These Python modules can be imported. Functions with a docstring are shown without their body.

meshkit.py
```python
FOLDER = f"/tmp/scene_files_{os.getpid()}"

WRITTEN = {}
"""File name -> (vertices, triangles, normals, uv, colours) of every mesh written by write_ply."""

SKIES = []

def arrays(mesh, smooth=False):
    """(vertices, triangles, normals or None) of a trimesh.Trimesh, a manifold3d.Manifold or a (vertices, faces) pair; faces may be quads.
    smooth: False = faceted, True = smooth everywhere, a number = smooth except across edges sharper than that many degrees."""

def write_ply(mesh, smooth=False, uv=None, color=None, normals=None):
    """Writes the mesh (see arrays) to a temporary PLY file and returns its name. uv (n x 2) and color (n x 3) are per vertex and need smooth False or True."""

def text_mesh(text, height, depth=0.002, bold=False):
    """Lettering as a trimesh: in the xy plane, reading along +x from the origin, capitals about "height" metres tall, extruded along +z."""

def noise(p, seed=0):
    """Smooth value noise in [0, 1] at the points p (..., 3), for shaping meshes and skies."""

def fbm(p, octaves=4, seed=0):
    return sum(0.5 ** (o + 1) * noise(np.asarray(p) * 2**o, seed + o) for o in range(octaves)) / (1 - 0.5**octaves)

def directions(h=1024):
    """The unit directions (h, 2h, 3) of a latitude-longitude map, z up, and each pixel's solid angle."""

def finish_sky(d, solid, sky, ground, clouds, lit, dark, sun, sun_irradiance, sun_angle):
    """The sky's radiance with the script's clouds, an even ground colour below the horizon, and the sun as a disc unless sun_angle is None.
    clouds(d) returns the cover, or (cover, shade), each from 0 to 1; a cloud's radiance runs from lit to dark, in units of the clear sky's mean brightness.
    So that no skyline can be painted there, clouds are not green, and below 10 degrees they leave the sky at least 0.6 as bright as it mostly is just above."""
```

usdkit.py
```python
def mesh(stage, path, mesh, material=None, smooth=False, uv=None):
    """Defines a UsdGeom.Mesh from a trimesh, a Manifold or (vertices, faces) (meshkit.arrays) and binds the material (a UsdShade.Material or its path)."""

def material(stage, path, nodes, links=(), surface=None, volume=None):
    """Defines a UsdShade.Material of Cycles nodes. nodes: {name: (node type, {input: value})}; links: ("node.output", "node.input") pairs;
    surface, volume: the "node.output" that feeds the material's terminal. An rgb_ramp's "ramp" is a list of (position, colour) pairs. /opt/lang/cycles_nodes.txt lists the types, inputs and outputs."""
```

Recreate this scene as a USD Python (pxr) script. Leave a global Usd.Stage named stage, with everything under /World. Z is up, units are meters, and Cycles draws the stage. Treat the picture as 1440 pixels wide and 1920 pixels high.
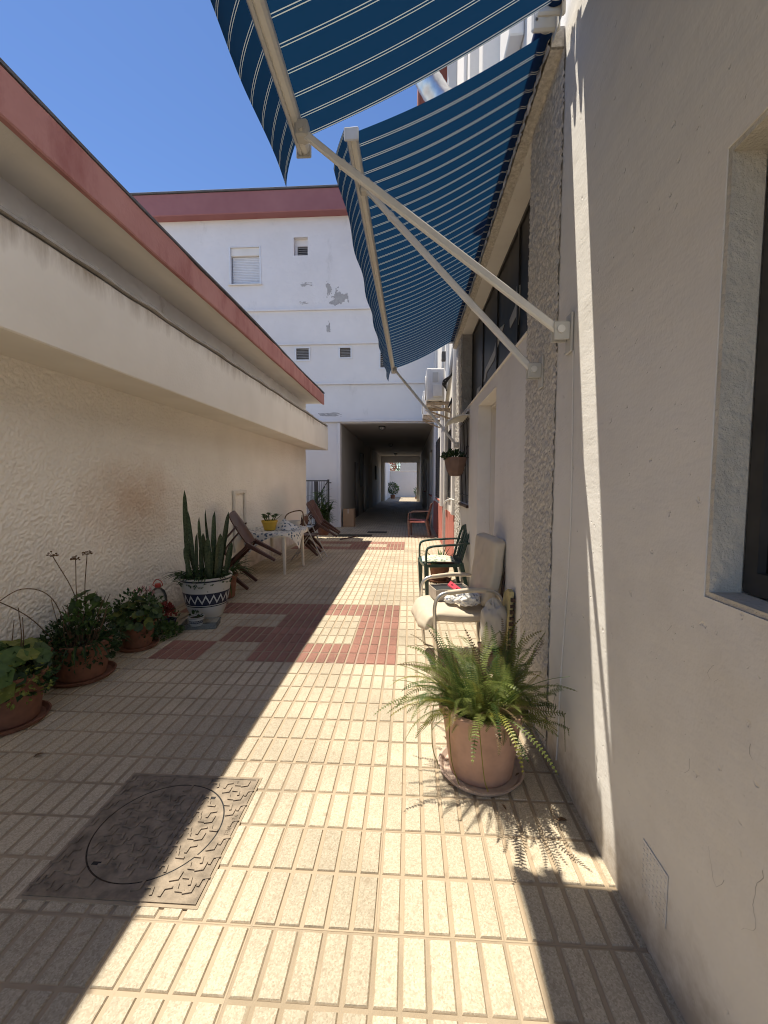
import math, random
import numpy as np, trimesh, usdkit, meshkit
import shapely.geometry as sg
import shapely.affinity as sa
from shapely.ops import unary_union
from pxr import Usd, UsdGeom, UsdLux, UsdShade, Gf, Sdf, Vt

stage = Usd.Stage.CreateInMemory()
UsdGeom.SetStageUpAxis(stage, UsdGeom.Tokens.z)
UsdGeom.SetStageMetersPerUnit(stage, 1.0)
WORLD = UsdGeom.Xform.Define(stage, '/World')
stage.SetDefaultPrim(WORLD.GetPrim())
UsdGeom.Scope.Define(stage, '/World/Looks')

# ------------------------------------------------------------------ camera, sky, sun
EYE = (0.0, 0.0, 1.42)
YAW, PITCH = math.radians(3.383), math.radians(-4.096)
EXPOSURE = 0.90
SKY_STRENGTH = 0.083
SUN_INTENSITY = 1.02
SUN_DIR = np.array([-0.345, 0.205, 1.0]); SUN_DIR /= np.linalg.norm(SUN_DIR)

fw = np.array([-math.sin(YAW) * math.cos(PITCH), math.cos(YAW) * math.cos(PITCH), math.sin(PITCH)])
rt = np.array([math.cos(YAW), math.sin(YAW), 0.0])
up = np.cross(rt, fw)
cam = UsdGeom.Camera.Define(stage, '/World/camera')
cam.AddTransformOp().Set(Gf.Matrix4d(*rt, 0, *up, 0, *(-fw), 0, *EYE, 1))
cam.CreateHorizontalApertureAttr(36.0); cam.CreateVerticalApertureAttr(48.0)
cam.CreateFocalLengthAttr(36.0 * 810 / 1440)
cam.CreateExposureAttr(EXPOSURE)

sky_m = usdkit.material(stage, '/World/Looks/sky_material', {
    's': ('sky_texture', {'sky_type': 'single_scattering', 'sun_disc': False, 'sun_elevation': math.asin(SUN_DIR[2]),
                          'sun_rotation': math.atan2(SUN_DIR[0], SUN_DIR[1]), 'air_density': 1.0, 'aerosol_density': 0.05, 'ozone_density': 6.0, 'altitude': 20.0}),
    'h': ('hsv', {'saturation': 1.06, 'hue': 0.506}), 'b': ('background_shader', {'strength': SKY_STRENGTH})}, [('s.color', 'h.color'), ('h.color', 'b.color')], surface='b.background')
dome = UsdLux.DomeLight.Define(stage, '/World/sky')
UsdShade.MaterialBindingAPI.Apply(dome.GetPrim()).Bind(sky_m)
dome.GetPrim().SetCustomDataByKey('kind', 'structure')
sun = UsdLux.DistantLight.Define(stage, '/World/sun')
sun.CreateIntensityAttr(SUN_INTENSITY); sun.CreateAngleAttr(0.53); sun.CreateNormalizeAttr(True)
sun.CreateColorAttr(Gf.Vec3f(1.0, 0.92, 0.78))
sx_ = np.cross([0, 0, 1.0], SUN_DIR); sx_ /= np.linalg.norm(sx_); sy_ = np.cross(SUN_DIR, sx_)
sun.AddTransformOp().Set(Gf.Matrix4d(*sx_, 0, *sy_, 0, *SUN_DIR, 0, 0, 0, 0, 1))

# ------------------------------------------------------------------ materials
MATS = {}
def mat(name, nodes, links, surface='p.BSDF'):
    MATS[name] = usdkit.material(stage, '/World/Looks/' + name, nodes, links, surface=surface)
    return MATS[name]

def plaster(name, c1, c2, scale=3.0, bump=0.004, bscale=60.0, rough=0.9, wave=0.0, grime=None, spec=0.25):
    """Two tones mixed by noise, with a fine grain and a broad trowel relief."""
    n = {'g': ('geometry', {}), 'n1': ('noise_texture', {'scale': scale, 'detail': 6.0, 'roughness': 0.6}),
         'r': ('rgb_ramp', {'ramp': [(0.3, c1), (0.7, c2)]}),
         'n2': ('noise_texture', {'scale': bscale, 'detail': 5.0, 'roughness': 0.65}),
         'n3': ('noise_texture', {'scale': 7.0, 'detail': 3.0}),
         'm': ('math', {'math_type': 'multiply_add', 'value2': wave}),
         'b': ('bump', {'strength': 1.0, 'distance': bump}),
         'p': ('principled_bsdf', {'roughness': rough, 'specular_ior_level': spec})}
    l = [('g.position', 'n1.vector'), ('g.position', 'n2.vector'), ('g.position', 'n3.vector'), ('n1.fac', 'r.fac'),
         ('n3.fac', 'm.value1'), ('n2.fac', 'm.value3'), ('m.value', 'b.height'), ('b.normal', 'p.normal')]
    col = 'r.color'
    if grime:
        gc, gs, lo, hi = grime
        n['n4'] = ('noise_texture', {'scale': gs, 'detail': 8.0, 'roughness': 0.7})
        n['gm'] = ('mapping', {'scale': (1, 1, 0.45)})
        n['mr'] = ('map_range', {'from_min': lo, 'from_max': hi, 'to_min': 0.0, 'to_max': 0.8, 'clamp': True})
        n['mx'] = ('mix', {'mix_type': 'mix', 'color2': gc})
        l += [('g.position', 'gm.vector'), ('gm.vector', 'n4.vector'), ('n4.fac', 'mr.value'), ('mr.result', 'mx.fac'), (col, 'mx.color1')]
        col = 'mx.color'
    l.append((col, 'p.base_color'))
    return mat(name, n, l)

def plain(name, c, rough=0.5, metallic=0.0, vary=0.12, vscale=9.0, bump=0.0, bscale=80.0, spec=0.4, obj=0.0, coat=0.0, bright=False):
    d = [max(0, x * (1 - vary)) for x in c]; e = [min(1, x * (1 + vary)) for x in c]
    n = {'g': ('geometry', {}), 'n1': ('noise_texture', {'scale': vscale, 'detail': 5.0, 'roughness': 0.6}), 'r': ('rgb_ramp', {'ramp': [(0.3, d), (0.7, e)]}),
         'p': ('principled_bsdf', {'roughness': rough, 'metallic': metallic, 'specular_ior_level': spec, 'coat_weight': coat})}
    l = [('g.position', 'n1.vector'), ('n1.fac', 'r.fac')]
    col = 'r.color'
    if obj:
        n['o'] = ('object_info', {}); n['h'] = ('hsv', {'saturation': 1.0})
        n['mv'] = ('map_range', {'from_min': 0.0, 'from_max': 1.0, 'to_min': 1 - obj, 'to_max': 1 + obj})
        l += [('o.random', 'mv.value'), ('mv.result', 'h.value'), (col, 'h.color')]
        col = 'h.color'
    l.append((col, 'p.base_color'))
    if bump:
        n['n2'] = ('noise_texture', {'scale': bscale, 'detail': 5.0}); n['b'] = ('bump', {'strength': 1.0, 'distance': bump})
        l += [('g.position', 'n2.vector'), ('n2.fac', 'b.height'), ('b.normal', 'p.normal')]
    return mat(name, n, l)

def leafy(name, c1, c2, trans=0.35, rough=0.45, scale=25.0, tip=None):
    n = {'g': ('geometry', {}), 'n1': ('noise_texture', {'scale': scale, 'detail': 3.0}), 'r': ('rgb_ramp', {'ramp': [(0.3, c1), (0.7, c2)]}),
         'o': ('object_info', {}), 'mv': ('map_range', {'to_min': 0.7, 'to_max': 1.3}), 'h': ('hsv', {}),
         'p': ('principled_bsdf', {'roughness': rough, 'specular_ior_level': 0.4}), 't': ('translucent_bsdf', {}), 'mx': ('mix_closure', {'fac': trans})}
    l = [('g.position', 'n1.vector'), ('n1.fac', 'r.fac'), ('o.random', 'mv.value'), ('mv.result', 'h.value'), ('r.color', 'h.color'), ('h.color', 'p.base_color'),
         ('h.color', 't.color'), ('p.BSDF', 'mx.closure1'), ('t.BSDF', 'mx.closure2')]
    return mat(name, n, l, 'mx.closure')

def old_paint():
    """Painted plaster with trowel waves, pits, a few dull blotches and splash dirt at the foot."""
    n = {'g': ('geometry', {}), 'n1': ('noise_texture', {'scale': 1.7, 'detail': 7.0, 'roughness': 0.65}), 'r': ('rgb_ramp', {'ramp': [(0.28, (0.665, 0.635, 0.59)), (0.5, (0.74, 0.715, 0.675)), (0.72, (0.775, 0.75, 0.71))]}),
         's': ('separate_xyz', {}), 'z': ('map_range', {'from_min': 0.0, 'from_max': 0.42, 'to_min': 1.0, 'to_max': 0.0, 'clamp': True}), 'n2': ('noise_texture', {'scale': 9.0, 'detail': 8.0, 'roughness': 0.72}), 'a': ('math', {'math_type': 'multiply'}),
         'm': ('map_range', {'from_min': 0.18, 'from_max': 0.52, 'to_min': 0.0, 'to_max': 0.7, 'clamp': True}), 'mx': ('mix', {'color2': (0.33, 0.265, 0.20)}),
         'v': ('noise_texture', {'scale': 26.0, 'detail': 3.0}), 'vp': ('map_range', {'from_min': 0.68, 'from_max': 0.74, 'to_min': 0.0, 'to_max': -0.9, 'clamp': True}),
         'mp': ('mapping', {'scale': (1.0, 0.35, 1.0), 'rotation': (0.5, 0, 0)}), 'n3': ('noise_texture', {'scale': 7.0, 'detail': 4.0, 'roughness': 0.55}), 'nf': ('noise_texture', {'scale': 95.0, 'detail': 4.0}),
         'h1': ('math', {'math_type': 'multiply_add', 'value2': 2.4}), 'h2': ('math', {'math_type': 'multiply_add', 'value2': 0.45}), 'b': ('bump', {'strength': 1.0, 'distance': 0.0030}), 'p': ('principled_bsdf', {'roughness': 0.82, 'specular_ior_level': 0.3})}
    l = [('g.position', 'n1.vector'), ('n1.fac', 'r.fac'), ('g.position', 's.vector'), ('s.z', 'z.value'), ('g.position', 'n2.vector'), ('z.result', 'a.value1'), ('n2.fac', 'a.value2'), ('a.value', 'm.value'), ('m.result', 'mx.fac'), ('r.color', 'mx.color1'), ('mx.color', 'p.base_color'),
         ('g.position', 'v.vector'), ('v.fac', 'vp.value'), ('g.position', 'mp.vector'), ('mp.vector', 'n3.vector'), ('g.position', 'nf.vector'), ('n3.fac', 'h1.value1'), ('vp.result', 'h1.value3'), ('nf.fac', 'h2.value1'), ('h1.value', 'h2.value3'), ('h2.value', 'b.height'), ('b.normal', 'p.normal')]
    return mat('white_wall', n, l)
old_paint()
plaster('smooth_white', (0.72, 0.69, 0.645), (0.79, 0.76, 0.715), 2.0, 0.002, 40.0, wave=0.8)
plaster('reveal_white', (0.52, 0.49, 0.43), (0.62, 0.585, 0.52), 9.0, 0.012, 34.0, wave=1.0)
plaster('stucco_warm', (0.70, 0.65, 0.575), (0.79, 0.74, 0.665), 1.3, 0.004, 90.0)
plaster('roughcast_grey', (0.42, 0.39, 0.345), (0.70, 0.66, 0.60), 55.0, 0.003, 120.0)
plaster('concrete_cream', (0.76, 0.72, 0.65), (0.83, 0.79, 0.72), 1.6, 0.003, 45.0, grime=((0.36, 0.29, 0.22), 2.6, 0.60, 0.78))
plaster('soffit_cream', (0.67, 0.635, 0.575), (0.74, 0.70, 0.64), 2.2, 0.002, 45.0, grime=((0.46, 0.38, 0.31), 2.0, 0.62, 0.80))
plaster('facade_white', (0.66, 0.63, 0.61), (0.73, 0.70, 0.68), 0.8, 0.006, 25.0, wave=2.0, grime=((0.46, 0.44, 0.41), 1.5, 0.60, 0.82))
plaster('bare_render', (0.33, 0.315, 0.30), (0.45, 0.43, 0.405), 9.0, 0.006, 60.0)
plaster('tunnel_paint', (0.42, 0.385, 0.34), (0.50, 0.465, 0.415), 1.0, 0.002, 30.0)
plaster('red_paint_dark', (0.26, 0.105, 0.105), (0.31, 0.135, 0.13), 1.2, 0.004, 30.0)
plaster('red_paint', (0.39, 0.18, 0.165), (0.48, 0.245, 0.22), 1.4, 0.004, 30.0, grime=((0.31, 0.115, 0.105), 2.4, 0.50, 0.68))
plaster('dado_red', (0.42, 0.13, 0.10), (0.50, 0.19, 0.15), 2.4, 0.004, 40.0)
plaster('grout', (0.30, 0.24, 0.165), (0.40, 0.325, 0.235), 5.0, 0.002, 90.0)
plaster('ground_dirt', (0.30, 0.25, 0.19), (0.40, 0.34, 0.27), 1.0, 0.01, 20.0)
plain('roof_dark', (0.10, 0.10, 0.11), 0.8)
plain('awning_white', (0.69, 0.68, 0.655), 0.42, vary=0.06, spec=0.5)
plain('plastic_grey', (0.52, 0.51, 0.48), 0.5, vary=0.08)
plain('dark_gap', (0.02, 0.02, 0.02), 0.8)
plain('iron_dark', (0.045, 0.042, 0.04), 0.55, vary=0.3)
plain('window_film', (0.030, 0.029, 0.026), 0.42, vary=0.3, spec=0.3)
plain('torn_film', (0.42, 0.41, 0.38), 0.5)
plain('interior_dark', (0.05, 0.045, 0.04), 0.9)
plain('wood_dark', (0.055, 0.03, 0.02), 0.5, vary=0.3)
plain('terracotta', (0.20, 0.090, 0.055), 0.8, vary=0.25, vscale=14.0, bump=0.001, obj=0.1)
plain('saucer_pale', (0.52, 0.40, 0.32), 0.75, vary=0.2, vscale=14.0)
plain('terracotta_pale', (0.47, 0.285, 0.20), 0.75, vary=0.16, vscale=10.0, bump=0.0008)
plain('soil', (0.055, 0.038, 0.026), 0.95, vary=0.4, vscale=60.0, bump=0.012, bscale=70.0)
plain('brown_plastic', (0.085, 0.040, 0.030), 0.36, vary=0.12)
plain('green_plastic', (0.030, 0.062, 0.050), 0.34, vary=0.12)
plain('pink_plastic', (0.14, 0.085, 0.075), 0.45, vary=0.12)
plain('pink_seat', (0.55, 0.22, 0.21), 0.6)
plain('white_plastic', (0.66, 0.61, 0.52), 0.45, vary=0.06)
plain('yellow_glaze', (0.55, 0.36, 0.045), 0.35, vary=0.12)
plain('cream_vinyl', (0.60, 0.52, 0.40), 0.5, vary=0.08, bump=0.004, bscale=9.0)
plain('chrome_tube', (0.72, 0.68, 0.60), 0.28, metallic=0.75, vary=0.05)
plain('bare_steel', (0.50, 0.49, 0.47), 0.35, metallic=0.9, vary=0.15)
plain('galvanised', (0.62, 0.63, 0.65), 0.30, metallic=1.0, vary=0.18, vscale=14.0)
plain('cardboard', (0.36, 0.235, 0.14), 0.85, vary=0.08)
plain('grey_card', (0.44, 0.37, 0.30), 0.85, vary=0.1)
plain('black_lining', (0.025, 0.027, 0.03), 0.6)
plain('hot_pink', (0.62, 0.075, 0.11), 0.45)
plain('yellowed_board', (0.52, 0.43, 0.20), 0.8, vary=0.25, vscale=20.0)
plain('sheer_bag', (0.50, 0.47, 0.41), 0.45, vary=0.1)
plain('mat_dark', (0.055, 0.055, 0.045), 0.95, vary=0.3, vscale=60.0)
plain('rust_bracket', (0.42, 0.34, 0.26), 0.7, vary=0.35, vscale=25.0)
plain('cable_black', (0.018, 0.018, 0.02), 0.5)
plain('pipe_grey', (0.52, 0.50, 0.46), 0.5)
plain('red_cap', (0.45, 0.06, 0.045), 0.4)
plain('flower_red', (0.19, 0.030, 0.025), 0.6, vary=0.35, vscale=60.0)
plain('flower_pink', (0.50, 0.30, 0.30), 0.6)
plain('basket_brown', (0.155, 0.095, 0.072), 0.65, vary=0.25)
plain('dry_stem', (0.13, 0.085, 0.05), 0.8, vary=0.3)
plain('dry_leaf', (0.12, 0.07, 0.035), 0.8, vary=0.35, vscale=40.0)
plain('bark', (0.11, 0.08, 0.055), 0.9, vary=0.3, vscale=30.0)
plain('shutter_white', (0.66, 0.66, 0.67), 0.5, vary=0.04)
plain('vent_dark', (0.10, 0.10, 0.10), 0.7)
plain('iron_cover', (0.255, 0.205, 0.15), 0.62, metallic=0.1, vary=0.40, vscale=16.0, bump=0.0012, bscale=220.0, spec=0.35)
plain('navy_pot', (0.02, 0.025, 0.06), 0.4)
plain('roof_tile_red', (0.32, 0.12, 0.08), 0.8, vary=0.3)
leafy('fern_green', (0.11, 0.15, 0.034), (0.23, 0.265, 0.075), 0.42)
leafy('fern_yellow', (0.20, 0.21, 0.035), (0.30, 0.28, 0.06), 0.40)
leafy('fern_brown', (0.11, 0.085, 0.04), (0.17, 0.12, 0.06), 0.2)
leafy('leaf_dark', (0.020, 0.050, 0.016), (0.045, 0.090, 0.028), 0.25)
leafy('leaf_mid', (0.045, 0.090, 0.022), (0.085, 0.145, 0.035), 0.3)
leafy('leaf_lime', (0.13, 0.17, 0.03), (0.22, 0.25, 0.06), 0.35)
leafy('leaf_sword', (0.022, 0.045, 0.022), (0.085, 0.12, 0.060), 0.12, scale=55.0)
leafy('succulent', (0.060, 0.115, 0.045), (0.11, 0.17, 0.07), 0.15)
leafy('court_leaf', (0.02, 0.05, 0.015), (0.06, 0.11, 0.03), 0.25)

# glass: clear with a fresnel reflection
mat('pane_glass', {'t': ('transparent_bsdf', {'color': (0.62, 0.64, 0.62)}), 'g': ('glossy_bsdf', {'color': (0.9, 0.9, 0.9), 'roughness': 0.04}), 'f': ('fresnel', {'IOR': 1.45}),
                   'm': ('mix_closure', {})}, [('f.fac', 'm.fac'), ('t.BSDF', 'm.closure1'), ('g.BSDF', 'm.closure2')], 'm.closure')
mat('clear_plastic', {'t': ('transparent_bsdf', {'color': (0.92, 0.94, 0.93)}), 'g': ('glossy_bsdf', {'color': (0.9, 0.9, 0.9), 'roughness': 0.12}), 'd': ('diffuse_bsdf', {'color': (0.35, 0.38, 0.37)}),
                      'f': ('fresnel', {'IOR': 1.4}), 'm': ('mix_closure', {}), 'm2': ('mix_closure', {'fac': 0.10})},
    [('f.fac', 'm.fac'), ('t.BSDF', 'm.closure1'), ('g.BSDF', 'm.closure2'), ('m.closure', 'm2.closure1'), ('d.BSDF', 'm2.closure2')], 'm2.closure')

def tile_mat(name, lo, hi, chipc):
    """Washed terrazzo: pale chips in a cream cement, darker in the grooves, each tile a little different."""
    n = {'g': ('geometry', {}), 'v': ('voronoi_texture', {'scale': 210.0, 'randomness': 1.0}), 'n': ('noise_texture', {'scale': 2.2, 'detail': 4.0}), 'nf': ('noise_texture', {'scale': 130.0, 'detail': 3.0}),
         'rc': ('rgb_ramp', {'ramp': [(0.0, lo), (0.5, tuple((a + b) / 2 for a, b in zip(lo, hi))), (1.0, hi)]}), 'bw': ('rgb_to_bw', {}),
         'rn': ('map_range', {'from_min': 0.3, 'from_max': 0.7, 'to_min': 0.80, 'to_max': 1.10}), 'o': ('object_info', {}), 'ro': ('map_range', {'to_min': 0.85, 'to_max': 1.09}),
         'mu': ('math', {'math_type': 'multiply'}), 'h': ('hsv', {}),
         's': ('separate_xyz', {}), 'gz': ('map_range', {'from_min': -0.0052, 'from_max': -0.0022, 'to_min': 1.0, 'to_max': 0.0, 'clamp': True}), 'mg': ('mix', {'mix_type': 'mix', 'color2': chipc}),
         'sp': ('noise_texture', {'scale': 24.0, 'detail': 4.0}), 'spr': ('map_range', {'from_min': 0.62, 'from_max': 0.72, 'to_min': 0.0, 'to_max': 0.5, 'clamp': True}), 'ms': ('mix', {'mix_type': 'mix', 'color2': (0.26, 0.19, 0.12)}),
         'b': ('bump', {'strength': 0.5, 'distance': 0.0012}), 'p': ('principled_bsdf', {'roughness': 0.62, 'specular_ior_level': 0.35})}
    l = [('g.position', 'v.vector'), ('g.position', 'n.vector'), ('g.position', 'nf.vector'), ('g.position', 'sp.vector'), ('v.color', 'bw.color'), ('bw.val', 'rc.fac'), ('n.fac', 'rn.value'), ('o.random', 'ro.value'),
         ('rn.result', 'mu.value1'), ('ro.result', 'mu.value2'), ('mu.value', 'h.value'), ('rc.color', 'h.color'), ('g.position', 's.vector'), ('s.z', 'gz.value'),
         ('gz.result', 'mg.fac'), ('h.color', 'mg.color1'), ('mg.color', 'ms.color1'), ('sp.fac', 'spr.value'), ('spr.result', 'ms.fac'), ('ms.color', 'p.base_color'), ('nf.fac', 'b.height'), ('b.normal', 'p.normal')]
    return mat(name, n, l)
tile_mat('tile_cream', (0.39, 0.325, 0.228), (0.635, 0.55, 0.412), (0.40, 0.315, 0.215))
tile_mat('tile_red', (0.225, 0.102, 0.074), (0.36, 0.184, 0.138), (0.34, 0.235, 0.18))

def canvas_mat(name, y0):
    n = {'g': ('geometry', {}), 's': ('separate_xyz', {}), 'a': ('math', {'math_type': 'subtract', 'value2': y0}), 'm': ('math', {'math_type': 'multiply', 'value2': 9.8}), 'f': ('math', {'math_type': 'fraction'}),
         'c1': ('math', {'math_type': 'compare', 'value2': 0.30, 'value3': 0.019}), 'c2': ('math', {'math_type': 'compare', 'value2': 0.42, 'value3': 0.019}), 'mx': ('math', {'math_type': 'maximum'}),
         'col': ('mix', {'mix_type': 'mix', 'color1': (0.004, 0.020, 0.075), 'color2': (0.50, 0.52, 0.50)}),
         'tc': ('mix', {'mix_type': 'mix', 'color1': (0.0014, 0.0105, 0.026), 'color2': (0.09, 0.10, 0.10)}),
         'w': ('noise_texture', {'scale': 900.0, 'detail': 1.0}), 'b': ('bump', {'strength': 0.3, 'distance': 0.0005}),
         'd': ('principled_bsdf', {'roughness': 0.85, 'specular_ior_level': 0.15}), 't': ('translucent_bsdf', {}), 'ad': ('add_closure', {})}
    l = [('g.position', 's.vector'), ('s.y', 'a.value1'), ('a.value', 'm.value1'), ('m.value', 'f.value1'), ('f.value', 'c1.value1'), ('f.value', 'c2.value1'), ('c1.value', 'mx.value1'), ('c2.value', 'mx.value2'),
         ('mx.value', 'col.fac'), ('mx.value', 'tc.fac'), ('col.color', 'd.base_color'), ('tc.color', 't.color'), ('g.position', 'w.vector'), ('w.fac', 'b.height'), ('b.normal', 'd.normal'), ('d.BSDF', 'ad.closure1'), ('t.BSDF', 'ad.closure2')]
    return mat(name, n, l, 'ad.closure')
canvas_mat('canvas_near', 0.0)
canvas_mat('canvas_far', 0.04)

def floral(name, base, motif, motif2, scale=16.0):
    n = {'g': ('geometry', {}), 'v': ('voronoi_texture', {'scale': scale}), 'n': ('noise_texture', {'scale': scale * 2.2, 'detail': 3.0}), 'a': ('math', {'math_type': 'multiply_add', 'value2': 0.55}),
         'r': ('rgb_ramp', {'ramp': [(0.0, motif), (0.54, motif), (0.60, motif2), (0.72, base), (1.0, base)]}), 'p': ('principled_bsdf', {'roughness': 0.7})}
    return mat(name, n, [('g.position', 'v.vector'), ('g.position', 'n.vector'), ('n.fac', 'a.value1'), ('v.distance', 'a.value3'), ('a.value', 'r.fac'), ('r.color', 'p.base_color')])
floral('floral_cloth', (0.60, 0.60, 0.58), (0.06, 0.09, 0.16), (0.24, 0.29, 0.32), 21.0)
floral('cushion_print', (0.62, 0.60, 0.48), (0.16, 0.22, 0.15), (0.40, 0.42, 0.30), 22.0)
floral('printed_bag', (0.72, 0.71, 0.69), (0.25, 0.27, 0.32), (0.5, 0.5, 0.52), 34.0)

# stained wall: stucco with the rusty damp bloom that the left wall carries
def stained():
    n = {'g': ('geometry', {}), 'n1': ('noise_texture', {'scale': 1.3, 'detail': 6.0}), 'r': ('rgb_ramp', {'ramp': [(0.3, (0.77, 0.73, 0.665)), (0.7, (0.85, 0.81, 0.75))]}),
         'mp': ('mapping', {'mapping_type': 'point', 'location': (0, -4.05, -1.22)}), 'sc': ('mapping', {'scale': (0.0, 0.85, 1.5)}), 'gr': ('gradient_texture', {'gradient_type': 'spherical'}),
         'n2': ('noise_texture', {'scale': 3.2, 'detail': 10.0, 'roughness': 0.78}), 'mu': ('math', {'math_type': 'multiply'}), 'mr': ('map_range', {'from_min': 0.10, 'from_max': 0.50, 'to_min': 0.0, 'to_max': 0.55, 'clamp': True}),
         'mx': ('mix', {'mix_type': 'mix', 'color2': (0.46, 0.265, 0.13)}),
         'dg': ('separate_xyz', {}), 'dz': ('map_range', {'from_min': 0.0, 'from_max': 0.55, 'to_min': 1.0, 'to_max': 0.0, 'clamp': True}), 'n5': ('noise_texture', {'scale': 6.0, 'detail': 6.0}),
         'm5': ('math', {'math_type': 'multiply'}), 'r5': ('map_range', {'from_min': 0.2, 'from_max': 0.6, 'to_min': 0.0, 'to_max': 0.55, 'clamp': True}), 'mx5': ('mix', {'mix_type': 'mix', 'color2': (0.30, 0.25, 0.20)}),
         'nb': ('noise_texture', {'scale': 90.0, 'detail': 5.0}), 'b': ('bump', {'strength': 1.0, 'distance': 0.004}), 'p': ('principled_bsdf', {'roughness': 0.92, 'specular_ior_level': 0.2})}
    l = [('g.position', 'n1.vector'), ('n1.fac', 'r.fac'), ('g.position', 'mp.vector'), ('mp.vector', 'sc.vector'), ('sc.vector', 'gr.vector'), ('g.position', 'n2.vector'), ('gr.fac', 'mu.value1'), ('n2.fac', 'mu.value2'),
         ('mu.value', 'mr.value'), ('mr.result', 'mx.fac'), ('r.color', 'mx.color1'), ('g.position', 'dg.vector'), ('dg.z', 'dz.value'), ('g.position', 'n5.vector'), ('dz.result', 'm5.value1'), ('n5.fac', 'm5.value2'),
         ('m5.value', 'r5.value'), ('r5.result', 'mx5.fac'), ('mx.color', 'mx5.color1'), ('mx5.color', 'p.base_color'), ('g.position', 'nb.vector'), ('nb.fac', 'b.height'), ('b.normal', 'p.normal')]
    return mat('stucco_stained', n, l)
stained()
def beam_mat():
    n = {'g': ('geometry', {}), 'n1': ('noise_texture', {'scale': 1.6, 'detail': 6.0}), 'r': ('rgb_ramp', {'ramp': [(0.3, (0.75, 0.71, 0.635)), (0.7, (0.84, 0.80, 0.725))]}),
         's': ('separate_xyz', {}), 'z': ('map_range', {'from_min': 2.50, 'from_max': 2.83, 'to_min': 0.0, 'to_max': 1.0, 'clamp': True}), 'mp': ('mapping', {'scale': (1.0, 1.0, 0.22)}), 'n2': ('noise_texture', {'scale': 7.0, 'detail': 8.0, 'roughness': 0.7}),
         'n3': ('noise_texture', {'scale': 0.8, 'detail': 3.0}), 'a': ('math', {'math_type': 'multiply'}), 'a2': ('math', {'math_type': 'multiply'}), 'm': ('map_range', {'from_min': 0.13, 'from_max': 0.33, 'to_min': 0.0, 'to_max': 0.8, 'clamp': True}), 'mx': ('mix', {'color2': (0.29, 0.225, 0.16)}),
         'nb': ('noise_texture', {'scale': 45.0, 'detail': 5.0}), 'b': ('bump', {'strength': 1.0, 'distance': 0.003}), 'p': ('principled_bsdf', {'roughness': 0.9, 'specular_ior_level': 0.2})}
    l = [('g.position', 'n1.vector'), ('n1.fac', 'r.fac'), ('g.position', 's.vector'), ('s.z', 'z.value'), ('g.position', 'mp.vector'), ('mp.vector', 'n2.vector'), ('g.position', 'n3.vector'), ('z.result', 'a.value1'), ('n2.fac', 'a.value2'), ('a.value', 'a2.value1'), ('n3.fac', 'a2.value2'),
         ('a2.value', 'm.value'), ('m.result', 'mx.fac'), ('r.color', 'mx.color1'), ('mx.color', 'p.base_color'), ('g.position', 'nb.vector'), ('nb.fac', 'b.height'), ('b.normal', 'p.normal')]
    return mat('beam_concrete', n, l)
beam_mat()

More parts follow.
